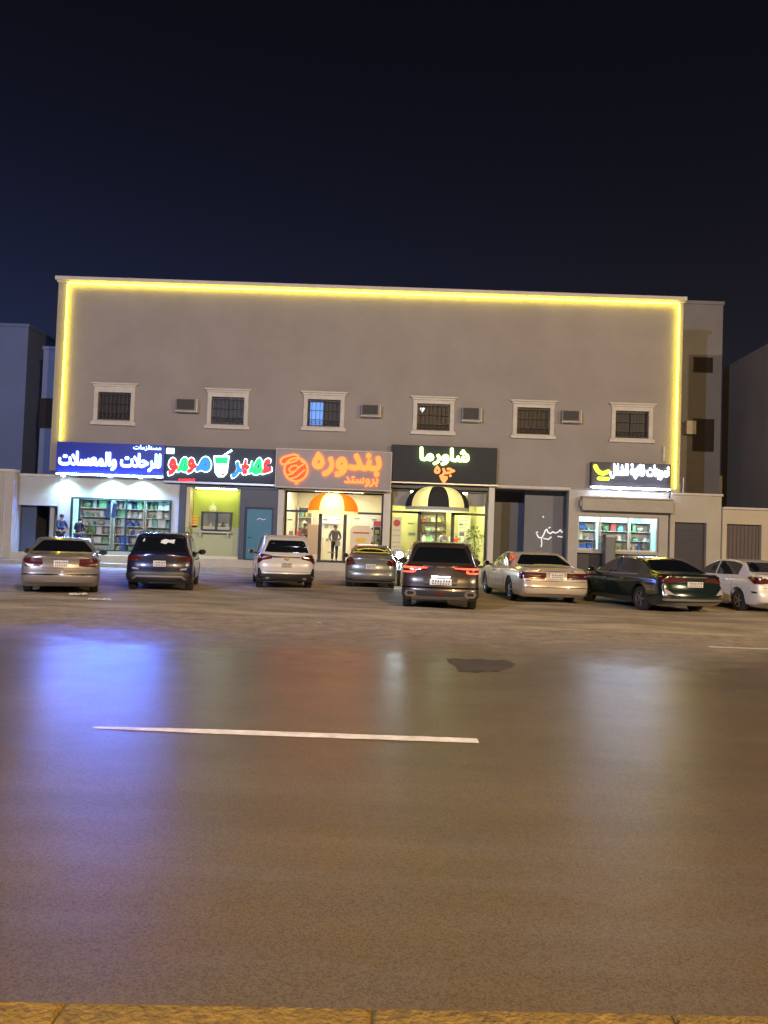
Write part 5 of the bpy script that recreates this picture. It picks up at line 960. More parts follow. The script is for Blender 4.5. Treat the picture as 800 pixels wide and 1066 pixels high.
# 3 grey sign with orange letters
S3 = pm('grey_sign_face', (.27, .25, .25), .5, noise=(2, .06))
s3, y3 = sign(288, 469.5, 407, 508.5, 'light grey sign with glowing orange arabic letters and a round tomato emblem', .5, S3)
ORG = emis('letter_orange', (1.0, .10, .012), 4.5); ORGB = pm('letter_body_orange', (.55, .06, .01), .5, emit=(1, .07, .01), es=.75)
put('bandora', (325, 470.8, 397.5, 497), y3 - .06, .03, ORG, 'lettering', s3)
put('broast', (358.5, 496, 394, 506.6), y3 - .05, .02, ORG, 'small_lettering', s3)
def pxs(pts, y): return [at(px, py, y) for px, py in pts]
ccx, ccy = 308.5, 489.0
b = MB(); quad(b, [(ccx + 11.2 * math.cos(a * math.pi / 12), ccy + 11.2 * math.sin(a * math.pi / 12)) for a in range(24)], y3 - .03, y3 - .004)
quad(b, [(293, 479), (296, 475.5), (308, 474), (311.5, 477.5), (309, 481.5), (297, 484), (293.5, 482.5)], y3 - .034, y3 - .003); lg = b.build('emblem', ORGB, s3)
st = ribbon(pxs([(ccx + 12 * math.cos(a * math.pi / 12), ccy + 12 * math.sin(a * math.pi / 12)) for a in range(25)], y3), y3 - .04, .045, .03)
join(st, ribbon(pxs([(293, 482), (292.6, 478.5), (296, 476), (306, 473.3), (310.5, 474.5), (311.5, 477.5), (309, 479.8), (300, 482.6), (294.5, 483.6), (293, 482)], y3), y3 - .045, .04, .03))
for pts in (((299, 495), (305, 493), (313, 485.5), (316, 484)), ((303, 498.5), (309, 496.5), (317.5, 489.5)), ((301, 489), (304, 485.5), (309, 484.5), (311, 487), (308, 490.5), (303, 491.5), (301, 489)), ((314, 480.5), (317.5, 482.5)), ((309, 501), (310.5, 503.4), (308, 503.4))):
    join(st, ribbon(pxs(pts, y3), y3 - .05, .035, .03))
st.build('emblem_outline', ORG, lg)
X0, X1, Z0, Z1 = rect(287, 468.5, 408, 509.5, y3)
MB().box(X0, X1, y3 - .03, y3 + .02, Z0, Z0 + .05).box(X0, X1, y3 - .03, y3 + .02, Z1 - .04, Z1).box(X0, X0 + .04, y3 - .03, y3 + .02, Z0 + .052, Z1 - .042).box(X1 - .04, X1, y3 - .03, y3 + .02, Z0 + .052, Z1 - .042).build('sign_frame', TRIM, s3)
# 4 dark sign with green white letters
S4 = pm('charcoal_sign_face', (.010, .014, .020), .65, noise=(1.5, .15))
s4, y4 = sign(407.5, 464.5, 517.5, 503.5, 'charcoal sign with glowing pale green arabic letters above a small orange word', .35, S4)
LGRN = emis('letter_pale_green', (.62, 1.0, .25), 6); ORG2 = emis('letter_soft_orange', (1.0, .20, .05), 2.5)
put('shaw', (437, 466, 489, 484.5), y4 - .12, .04, LGRN, 'lettering', s4)
put('jarra', (452, 485, 474, 497), y4 - .07, .03, ORG2, 'small_lettering', s4)
b = MB(); quad(b, [(459, 495.5), (466, 495.5), (466.5, 498), (463.2, 503), (461.6, 503), (458.4, 498)], y4 - .09, y4 - .06); b.build('emblem', ORG2, s4)
MB().box(at(407, 504)[0], at(518, 504)[0], y4 - .03, F - .003, at(462, 504.9)[1], at(462, 503.6)[1]).build('sign_ledge', SILVERTRIM, s4)
# 5 grocery sign
S5 = pm('plum_grey_sign_face', (.05, .048, .065), .6, noise=(1.5, .12))
s5, y5 = sign(616, 482, 698.5, 507.5, 'low dark grey sign with glowing white arabic letters and a yellow bowl emblem', .35, S5)
LCY2 = emis('letter_cyan_white', (.66, .86, 1.0), 8); YEL = emis('letter_yellow', (.85, 1.0, .05), 2.2)
put('grocer', (635.5, 483, 697, 499), y5 - .07, .03, LCY2, 'lettering', s5)
st = ribbon(pxs([(619.5, 485.5), (621.5, 489.5), (624.5, 492.3), (628, 493), (633, 491)], y5), y5 - .06, .09, .03); join(st, ribbon(pxs([(623, 498.2), (632.5, 498.6)], y5), y5 - .06, .075, .03)); st.build('emblem', YEL, s5)
MB().box(at(612, 509)[0], at(700, 509)[0], y5 - .02, F - .003, at(657, 509.6)[1], at(657, 507.7)[1]).build('sign_ledge', TRIM, s5)

X0, X1, Z0, Z1 = rect(616, 482, 698.5, 507.5, y5)
MB().box(X0 + .05, X1 - .05, y5 - .045, y5 - .022, Z0 - .07, Z0 - .03).build('added_ledge_glow', emis('added_glow_lavender', (.62, .72, 1.0), 230), s5)  # made-up strip, added so the grocery sign reflects more strongly in the road
# downlights under the blue sign
for k, (px, py, lab) in enumerate(((66, 494.5, 'bright flood lamp at the left end below the blue sign'), (115, 495.5, 'small downlight under the middle of the blue sign'), (146.5, 496.5, 'small downlight under the right part of the blue sign'))):
    x, z = at(px, py, F - .35)
    r = empty('sign_lamp', (x, F - .35, z - .12), lab, 'lamp', 'lamps below the blue sign')
    MB().cyl((x, F - .35, z - .02), (x, F - .35, z + .06), .10, .06, n=18).build('housing', SILVERTRIM, r, True)
    MB().ball((x, F - .35, z - .03), (.09, .09, .045), 14).build('bulb', emis('bulb_cool', (.75, .95, 1.0), 30), r, True)
    l = bpy.data.lights.new('bulb_light', 'SPOT'); l.energy = 620 if k else 300; l.color = (.55, .9, 1.0); l.spot_size = math.radians(140); l.spot_blend = .8; l.shadow_soft_size = .06
    lo = bpy.data.objects.new('bulb_light', l); COL.objects.link(lo); lo.parent = r; lo.location = (0, 0, .02); lo.rotation_euler = (math.radians(8), 0, 0)

# ------------------------------------------------------------------ awnings
def awning(xc, z0, z1, rx, ry, gores, mats, label, trim):
    r = empty('awning', (xc, F, z0), label, 'awning')
    H_ = z1 - z0; lo = 0
    tot = sum(gores)
    for w, mt in zip(gores, mats):
        a0 = math.pi * (1 - lo / tot); a1 = math.pi * (1 - (lo + w) / tot); lo += w
        bm = bmesh.new(); g = []
        for i in range(9):
            a = a0 + (a1 - a0) * i / 8; row = []
            for j in range(9):
                t = math.pi / 2 * j / 8; k = math.cos(t) ** .8 if j < 8 else 0.0
                row.append(bm.verts.new((xc + rx * math.cos(a) * (k * .80 + .20), F - .05 - ry * math.sin(a) * k, z0 + H_ * math.sin(t))))
            g.append(row)
        for i in range(8):
            for j in range(8): bm.faces.new((g[i][j], g[i+1][j], g[i+1][j+1], g[i][j+1]))
        me = bpy.data.meshes.new('canopy_panel'); bm.to_mesh(me); bm.free(); smooth(me, 60); link_mesh('canopy_panel', me, mt, r)
    b = MB(); n = 36
    for i in range(n):
        a0 = math.pi * i / n; a1 = math.pi * (i + 1) / n
        p = [(xc + rx * math.cos(a), F - .05 - ry * math.sin(a)) for a in (a0, a1)]
        b.poly([(p[0][0], p[0][1], z0 + .01), (p[1][0], p[1][1], z0 + .01), (p[1][0], p[1][1], z0 - .12), ((p[0][0] + p[1][0]) / 2, (p[0][1] + p[1][1]) / 2, z0 - .16), (p[0][0], p[0][1], z0 - .12)])
    b.build('valance', trim, r)
def fabric(name, col):
    m = pm(name, col, .8, noise=(6, .1)); nt = m.node_tree; b = nt.nodes['Principled BSDF']; o = nt.nodes['Material Output']
    t = nt.nodes.new('ShaderNodeBsdfTranslucent'); t.inputs[0].default_value = tuple(min(1, c * 1.25) for c in col) + (1,); mx = nt.nodes.new('ShaderNodeMixShader'); mx.inputs[0].default_value = .45
    nt.links.new(b.outputs[0], mx.inputs[1]); nt.links.new(t.outputs[0], mx.inputs[2]); nt.links.new(mx.outputs[0], o.inputs[0]); return m
def awning_bulb(xc, z, e, col, lab):
    r = empty('awning_lamp', (xc, F - .25, z), lab, 'lamp'); MB().cyl((xc, F - .25, z), (xc, F - .25, z + .05), .05).box(xc - .02, xc + .02, F - .25, F - .02, z + .05, z + .08).build('housing', SILVERTRIM, r)
    MB().ball((xc, F - .25, z - .02), (.05, .05, .04), 12).build('bulb', emis('bulb_' + str(int(col[2] * 10)), col, 12), r, True)
    l = bpy.data.lights.new('bulb_light', 'POINT'); l.energy = e; l.color = col; l.shadow_soft_size = .08; lo = bpy.data.objects.new('bulb_light', l); COL.objects.link(lo); lo.parent = r; lo.location = (0, -.12, -.1)
ORF = fabric('orange_fabric', (.75, .17, .012)); CRF = fabric('cream_fabric', (.78, .68, .36)); BKF = pm('black_fabric', (.02, .022, .028), .8, noise=(6, .2))
x0, x1, z0, z1 = rect(320, 513, 373, 532, F - .5)
awning((x0 + x1) / 2, z0, z1, (x1 - x0) / 2, .85, (1, .95, 1), (ORF, CRF, ORF), 'domed awning with orange and cream panels over the chicken shop door', CRF)
awning_bulb((x0 + x1) / 2, z0 + .35, 75, (1, .85, .5), 'small warm lamp under the orange and cream awning')
x0, x1, z0, z1 = rect(423, 506, 490, 528, F - .5)
awning((x0 + x1) / 2, z0, z1, (x1 - x0) / 2, .8, (1, 1, 1.1, 1, 1), (BKF, CRF, BKF, CRF, BKF), 'domed awning with black and cream panels over the shawarma shop door', pm('grey_valance', (.4, .4, .38), .7))
awning_bulb((x0 + x1) / 2, z0 + .35, 45, (.95, 1, .65), 'small pale lamp under the black and cream awning')

# ------------------------------------------------------------------ shop contents
pal = {'teal': (.22, .52, .52), 'white': (.75, .77, .75), 'blue': (.08, .18, .62), 'green': (.22, .48, .28), 'grey': (.42, .45, .46), 'red': (.45, .06, .06), 'yellow': (.65, .55, .12), 'black': (.02, .02, .025), 'brown': (.16, .09, .04)}
PM_ = {k: pm('packet_' + k, v, .5, noise=(5, .15)) for k, v in pal.items()}
def proto(kind, w, h, d):
    if kind == 'box': return MB().box(-w/2, w/2, -d/2, d/2, 0, h, .01)
    if kind == 'bottle': return MB().lathe((0, 0, 0), [(0, 0), (0, w*.5), (h*.6, w*.5), (h*.75, w*.2), (h, w*.18), (h, 0)], 'Z', 12)
    if kind == 'kettle': return MB().lathe((0, 0, 0), [(0, 0), (0, w*.4), (h*.3, w*.5), (h*.7, w*.35), (h*.8, w*.12), (h, .01)], 'Z', 12)
    if kind == 'bag': return MB().ball((0, 0, h * .5), (w * .5, d * .4, h * .5), 10)
PROT = {}
def item(kind, colour, x, y, z, w, h, d, where):
    key = (kind, colour, w, h)
    words = {'box': 'carton', 'bottle': 'bottle', 'kettle': 'pot', 'bag': 'sack'}
    if key not in PROT:
        b = proto(kind, w, h, d); me = bpy.data.meshes.new(words[kind]); bmesh.ops.recalc_face_normals(b.bm, faces=b.bm.faces); b.bm.to_mesh(me); b.bm.free()
        if kind != 'box': smooth(me, 40)
        me.materials.append(PM_[colour]); PROT[key] = me
    o = bpy.data.objects.new(words[kind], PROT[key]); COL.objects.link(o); o.location = (x, y, z)
    size = 'large' if w > .3 else 'small'
    tag(o, f'{size} {colour} {words[kind]} on display {where}', words[kind], f'{size} {colour} {words[kind]}s {where}')
def shelves(x0, x1, y, z0, rows, gap, where, colours, label, dens=1.0, shelfmat=WALLW):
    r = empty('shelf_unit', ((x0 + x1) / 2, y + .3, z0), label, 'shelves')
    MB().box(x0, x1, y + .42, y + .45, z0, z0 + rows * gap).build('back_panel', WALLW, r)
    for k in range(rows + 1): MB().box(x0, x1, y, y + .418, z0 + k * gap - .015, z0 + k * gap + .015).build('shelf', shelfmat, r)
    for xx in (x0 - .02, x1 + .02): MB().box(xx - .018, xx + .018, y, y + .45, z0 - .3 if z0 > .7 else z0, z0 + rows * gap + .02).build('upright', shelfmat, r)
    for k in range(rows):
        x = x0 + .1
        while x < x1 - .15:
            kd = RND.choice(['box', 'box', 'bottle', 'kettle', 'bag']); c = RND.choice(colours); w = RND.choice([.16, .24, .34]); h = min(gap - .07, RND.choice([.2, .27, .36]))
            if x + w > x1: break
            item(kd, c, x + w / 2, y + .2, z0 + k * gap + .017, w, h, .3, where); x += w + RND.choice([.02, .05, .12]) / dens
zs0 = h1[2] + .06
shelves(h1[0] + .15, h1[0] + 1.55, F + .7, zf + .1, 7, .40, 'in the leftmost lit shop window', ['teal', 'white', 'green', 'white', 'grey', 'teal'], 'tall white shelf unit at the left of the leftmost shop window')
shelves(h1[0] + 1.75, h1[0] + 3.05, F + .75, zf + .1, 7, .40, 'in the leftmost lit shop window', ['white', 'white', 'teal', 'green', 'blue', 'grey'], 'tall white shelf unit in the middle of the leftmost shop window')
shelves(h1[0] + 3.2, h1[1] - .12, F + .7, zf + .1, 7, .40, 'in the leftmost lit shop window', ['white', 'teal', 'grey', 'white', 'green'], 'tall white shelf unit at the right of the leftmost shop window')
shelves(hg[0] + .15, hg[0] + 1.0, F + .8, zf + .2, 5, .42, 'in the corner grocery window', ['blue', 'blue', 'teal', 'white'], 'narrow shelf unit of blue goods in the corner grocery window')
shelves(hg[0] + 1.25, hg[0] + 2.5, F + .8, zf + .2, 5, .42, 'in the corner grocery window', ['white', 'green', 'yellow', 'red', 'teal'], 'middle shelf unit of mixed goods in the corner grocery window')
shelves(hg[0] + 2.6, hg[1] - .1, F + .8, zf + .2, 5, .42, 'in the corner grocery window', ['teal', 'white', 'green', 'grey', 'blue'], 'right shelf unit of pale goods in the corner grocery window')
# two hanging blue pouches in the left window, flat blue towel pair
for k, px in enumerate((112, 118.5)):
    x, z = at(px, 531, F + .2)
    b = MB(); b.prism_xz([(x - .09, z - .33), (x + .07, z - .36), (x + .14, z + .27), (x - .02, z + .30)], F + .2, F + .26); b.cyl((x + .05, F + .23, z + .28), (x + .05, F + .23, z + .6), .006, n=6)
    tag(b.build('pouch', PM_['blue'], sm=False), ('left' if k == 0 else 'right') + ' one of two bright blue pouches hanging in the leftmost shop window', 'pouch', 'blue hanging pouches')
# counter wall in chicken shop
def counter(px0, px1, y, h, mat, label, topm):
    x0, x1 = X(px0), X(px1); r = empty('counter', ((x0 + x1) / 2, y, zf + .02), label, 'counter')
    MB().box(x0, x1, y, y + .6, zf + .02, zf + h, .01).build('base', mat, r); MB().box(x0 - .04, x1 + .04, y - .05, y + .65, zf + h + .003, zf + h + .05, .01).build('countertop', topm, r)
counter(298, 330, F + 3, 1.05, CREAM, 'cream service counter at the left inside the chicken shop', WALLW)
counter(362, 396, F + 3, 1.05, CREAM, 'cream service counter at the right inside the chicken shop', WALLW)
counter(440, 500, F + 3.4, 1.05, pm('counter_wood', (.3, .22, .1), .5, noise=(4, .2)), 'wooden service counter inside the shawarma shop', WALLW)
def wallboard(px0, py0, px1, py1, y, mat, label, n=4, name='menu_board'):
    x0, x1, z0, z1 = rect(px0, py0, px1, py1, y); r = empty(name, ((x0 + x1) / 2, y, z0), label, 'menu board')
    MB().box(x0, x1, y, y + .03, z0, z1, .005).build('board', mat, r); b = MB()
    for k in range(n):
        z = z1 - (z1 - z0) * (k + .6) / (n + .4); b.box(x0 + .06, x0 + .06 + (x1 - x0 - .12) * RND.uniform(.5, 1), y - .006, y - .001, z - .02, z + .02)
    b.build('print', PM_['grey'], r); return r
wallboard(298, 540, 312, 560, F + 4.8, WALLW, 'pale notice board on the back wall at the left inside the chicken shop', 5)
wallboard(374, 536, 394, 552, F + 4.8, WALLW, 'pale menu board on the back wall at the right inside the chicken shop', 6)
wallboard(336, 538, 354, 545, F + 4.8, PM_['white'], 'low wide board behind the door of the chicken shop', 2)
wallboard(477, 536, 490, 560, F + 4.8, PM_['white'], 'upright menu board on the back wall inside the shawarma shop', 6)
shelves(X(441), X(471), F + 4.2, zf + .1, 5, .5, 'on the back shelves of the shawarma shop', ['white', 'green', 'yellow', 'brown', 'red'], 'wooden back shelf unit inside the shawarma shop', shelfmat=PM_['brown'])
shelves(X(299), X(314), F + 4.3, zf + .1, 5, .5, 'on the back shelves of the chicken shop', ['white', 'grey', 'yellow', 'red', 'teal'], 'white back shelf unit at the left inside the chicken shop')
def fridge(pa, pb, y, lab):
    x0, x1 = X(pa), X(pb); r = empty('drinks_fridge', ((x0 + x1) / 2, y, zf + .02), lab, 'fridge')
    MB().box(x0, x1, y, y + .6, zf + .02, zf + 2.0, .01).build('body', PM_['grey'], r); d = MB().box(x0 + .05, x1 - .05, y - .03, y - .003, zf + .25, zf + 1.7, .005).build('door', pm('fridge_dark', (.05, .06, .07), .2), r)
    MB().box(x0 + .02, x1 - .02, y - .03, y - .003, zf + 1.75, zf + 1.97).build('header', PM_['red'], r); MB().box(x1 - .10, x1 - .07, y - .07, y - .031, zf + .8, zf + 1.3).build('handle', SILVERTRIM, d)
    b = MB()
    for k in range(5):
        for q in range(5): xx = x0 + .12 + q * (x1 - x0 - .24) / 4; b.cyl((xx, y - .045, zf + .3 + k * .27), (xx, y - .045, zf + .48 + k * .27), .012, n=6)
    b.build('bottle_row', PM_['yellow'], d)
fridge(388, 397, F + 1.7, 'tall dark glass drinks fridge at the right inside the chicken shop')
fridge(409, 419, F + 3.2, 'tall dark glass drinks fridge at the left inside the shawarma shop')
for px, yy_, c, kd in ((303, F + 3.15, 'red', 'box'), (309, F + 3.15, 'white', 'bottle'), (314, F + 3.15, 'yellow', 'box'), (326, F + 3.15, 'white', 'box'), (367, F + 3.15, 'white', 'bottle'), (372, F + 3.15, 'red', 'box'), (379, F + 3.15, 'grey', 'box'), (385, F + 3.15, 'white', 'bottle')):
    item(kd, c, X(px), yy_ + .1, zf + 1.105, .24, .3, .22, 'on the counter of the chicken shop')
for px, c, kd in ((446, 'white', 'bottle'), (452, 'green', 'box'), (468, 'brown', 'box'), (476, 'white', 'bottle'), (483, 'red', 'bottle'), (491, 'white', 'box')):
    item(kd, c, X(px), F + 3.65, zf + 1.105, .24, .3, .22, 'on the counter of the shawarma shop')
# prints stuck on the glass of the two shop fronts
b = MB()
for px, py, w, h in ((339, 541, 5, 1.5), (340, 548, 4, 4), (352, 541, 6, 1.2), (341, 562, 3, 3), (352, 566, 5, 5), (345, 575, 8, 1.2), (302, 541, 5, 1.5), (303, 556, 4, 6), (372, 540, 6, 1.4), (390, 541, 5, 2), (391, 560, 4, 7)):
    x0, x1, z0, z1 = rect(px - w / 2, py - h / 2, px + w / 2, py + h / 2, F + .33); b.box(x0, x1, F + .326, F + .334, z0, z1)
b.build('glass_print', pm('glass_print', (.20, .24, .24), .6), bld)
b = MB()
for px, py, w, h in ((445, 542, 6, 1.5), (446, 556, 4, 5), (462, 545, 5, 1.3), (463, 560, 4, 4), (480, 546, 4, 2), (481, 556, 5, 4), (428, 545, 6, 1.5), (429, 556, 7, 3)):
    x0, x1, z0, z1 = rect(px - w / 2, py - h / 2, px + w / 2, py + h / 2, F + .33); b.box(x0, x1, F + .326, F + .334, z0, z1)
b.build('glass_print', MATS['glass_print'], bld)
# window poster of the shawarma shop
x0, x1, z0, z1 = rect(408, 538, 418, 574, F + .26)
r = empty('poster', ((x0 + x1) / 2, F + .26, z0), 'tall cream poster with a red disc inside the left window of the shawarma shop', 'poster')
MB().box(x0, x1, F + .26, F + .27, z0, z1).build('sheet', pm('poster_cream', (.68, .64, .42), .6), r)
MB().lathe(((x0 + x1) / 2, F + .255, z1 - .28), [(0, 0), (0, .16), (.004, .16), (.004, 0)], 'Y', 20).build('disc', PM_['red'], r)
b = MB()
for k, z in enumerate((z1 - .6, z1 - .85, z1 - 1.15, z1 - 1.35)): b.box(x0 + .05, x1 - .05, F + .252, F + .258, z - .025, z + .025)
b.build('print', PM_['grey'], r)
# beige panel stand + banner stand of the chicken shop (outside the glass)
x0, x1, z0, z1 = rect(320, 546, 331, 584, F + .1)
r = empty('panel_stand', ((x0 + x1) / 2, F + .12, zf), 'tall plain tan display stand left of the chicken shop door', 'stand')
MB().box(x0, x1, F + .05, F + .17, zf + .35, z1, .02).build('panel', pm('tan_panel', (.50, .38, .24), .6), r); MB().box(x0 + .03, x1 - .03, F + .03, F + .19, zf + .03, zf + .345, .01).build('foot', WALLW, r)
x0, x1, z0, z1 = rect(364, 547, 388, 574, F - .1)
r = empty('banner_stand', ((x0 + x1) / 2, F - .1, zf), 'cream promotional stand with a yellow label and red base beside the chicken shop door', 'stand')
MB().prism_xz([(x0 + .1, z0 + .12), (x1 - .1, z0 + .12), (x1, z1 - .2), (x1 - .2, z1), (x0 + .2, z1), (x0, z1 - .2)], F - .12, F - .02).build('panel', pm('banner_cream', (.72, .64, .48), .6), r)
zc = (z0 + z1) / 2; MB().box(x0 + .3, x1 - .3, F - .135, F - .122, zc - .18, zc + .02).build('yellow_label', pm('label_yellow', (.75, .52, .03), .5), r)
MB().box(x0 + .15, x1 - .15, F - .135, F - .122, z1 - .36, z1 - .30).build('print', PM_['red'], r); MB().box(x0 + .1, x1 - .1, F - .14, F - .0, z0, z0 + .115).build('red_base', pm('banner_red', (.5, .04, .03), .5), r)
MB().box(x0 + .3, x1 - .3, F - .10, F - .04, zf, z0 - .002).build('foot', BLACKTRIM, r)
# kiosk yellow notice + lime flower emblem
x0, x1, z0, z1 = rect(197.5, 537, 206, 549, F + .5)
r = empty('notice', ((x0 + x1) / 2, F + .5, z0), 'bright yellow price notice left of the kiosk window', 'notice')
MB().box(x0, x1, F + .5, F + .54, z0, z1).build('sheet', pm('notice_yellow', (.8, .55, .06), .5), r); b = MB()
for k in range(4): b.box(x0 + .04, x1 - .04, F + .492, F + .498, z0 + .07 + k * .12, z0 + .10 + k * .12)
b.build('print', PM_['red'], r)
xc, zc = at(222, 528.5, F + .5); b = MB()
for k, (a, l) in enumerate(((90, .34), (60, .26), (120, .26), (30, .24), (150, .24), (0, .2), (180, .2))):
    a = math.radians(a); ex, ez = xc + l * math.cos(a), zc - .1 + l * math.sin(a); mx_, mz = (xc + ex) / 2, (zc - .1 + ez) / 2; nx_, nz = -math.sin(a) * .05, math.cos(a) * .05
    b.prism_xz([(xc, zc - .1), (mx_ + nx_, mz + nz), (ex, ez), (mx_ - nx_, mz - nz)], F + .54, F + .50 - k * .002)
b.box(xc - .12, xc + .12, F + .50, F + .54, zc - .24, zc - .16)
tag(b.build('wall_emblem', pm('pale_lime', (.75, .8, .35), .5)), 'pale leaf emblem on the lime wall above the kiosk window', 'emblem')
kiosk_light = MB().box(kx0 + .2, kx1 - .2, F + .15, F + .25, kt - .04, kt - .005).build('recess_light', emis('recess_glow', (1, .95, .6), 32), bld)
room(hk[0] - .2, hk[1] + .2, F + .72, F + 2.5, zf, 3.6, WALLW, FLOORT, emis('kiosk_panel', (1, .97, .85), 8), [((hk[0] + hk[1]) / 2, F + 1.5, .7, .4)])
for k, (dx, c) in enumerate(((-.35, 'white'), (-.12, 'grey'), (.2, 'brown'), (.42, 'white'))): item('bottle', c, (hk[0] + hk[1]) / 2 + dx, F + .95, hk[2] + .02, .22, .36, .2, 'inside the kiosk window')
MB().box(hk[0], hk[1], F + .75, F + 1.2, hk[2] - .05, hk[2] + .015).build('inner_counter', WALLW, bld)
# potted plant inside the shawarma shop
xc = X(497); r = empty('potted_plant', (xc, F + .9, zf + .02), 'leafy yellow green potted plant behind the right window of the shawarma shop', 'plant')
MB().lathe((xc, F + .9, zf + .02), [(0, 0), (0, .16), (.38, .22), (.38, .19), (.34, 0)], 'Z', 18).build('pot', PM_['brown'], r)
MB().tube([(xc, F + .9, zf + .35), (xc + .03, F + .9, zf + .9), (xc - .02, F + .88, zf + 1.5)], .018).build('stem', PM_['brown'], r)
bm = bmesh.new()
for k in range(260):
    a = RND.uniform(0, 6.28); h = RND.uniform(.5, 1.85); rr = (.42 * math.sin((h - .4) / 1.5 * 3.0) + .05) * math.sqrt(RND.random()); c = Vector((xc + rr * math.cos(a), F + .9 + rr * .7 * math.sin(a), zf + h))
    d = Vector((RND.uniform(-1, 1), RND.uniform(-1, 1), RND.uniform(-.6, .9))).normalized(); n_ = d.cross(Vector((RND.uniform(-1, 1), RND.uniform(-1, 1), .3))).normalized(); l, w = RND.uniform(.09, .15), .028
    bm.faces.new([bm.verts.new(p) for p in (c, c + d * l * .5 + n_ * w, c + d * l, c + d * l * .5 - n_ * w)])
me = bpy.data.meshes.new('foliage'); bm.to_mesh(me); bm.free(); link_mesh('foliage', me, pm('plant_leaf', (.16, .30, .03), .5, noise=(5, .4)), r)
# grey drinks cabinet by the corner grocery
x0, x1, z0, z1 = rect(629.5, 556, 640, 584, F - .6)
r = empty('cabinet', ((x0 + x1) / 2, F - .6, 0), 'plain grey upright cabinet standing in front of the corner grocery window', 'cabinet')
MB().box(x0, x1, F - .75, F - .25, .05, z1, .02).build('body', pm('cabinet_grey', (.11, .115, .12), .5, noise=(3, .1)), r)
MB().box(x0 + .04, x1 - .04, F - .765, F - .752, .2, z1 - .18, .004).build('door', pm('cabinet_door', (.14, .145, .15), .35), r); MB().box(x0 + .02, x1 - .02, F - .77, F - .752, z1 - .14, z1 - .03).build('header', PM_['grey'], r)
MB().box(x0 + .05, x1 - .05, F - .70, F - .30, 0, .05).build('foot', BLACKTRIM, r)

x, z = at(690.5, 480); tag(MB().cyl((x, F - .06, z), (x, F - .06, at(690.5, 465)[1]), .05, n=12).box(x - .08, x + .08, F - .1, F - .001, z + .2, z + .25).build('drain_pipe', TRIM), 'short pale drain pipe just above the right end of the grocery sign', 'pipe')
x, z = at(706, 514, F - .05); r = empty('gas_meter', (x, F + .1, z), 'small cluster of pipes and a meter box on the annex roof beside the light strip', 'meter')
MB().box(x - .16, x + .16, F + .05, F + .28, z + .1, z + .5, .02).build('meter_box', ACW, r); MB().tube([(x + .3, F + .15, z - .1), (x + .3, F + .15, z + .75), (x + .1, F + .15, z + .75)], .03).tube([(x - .3, F + .15, z - .1), (x - .3, F + .15, z + .55)], .03).build('pipe', SILVERTRIM, r, True)
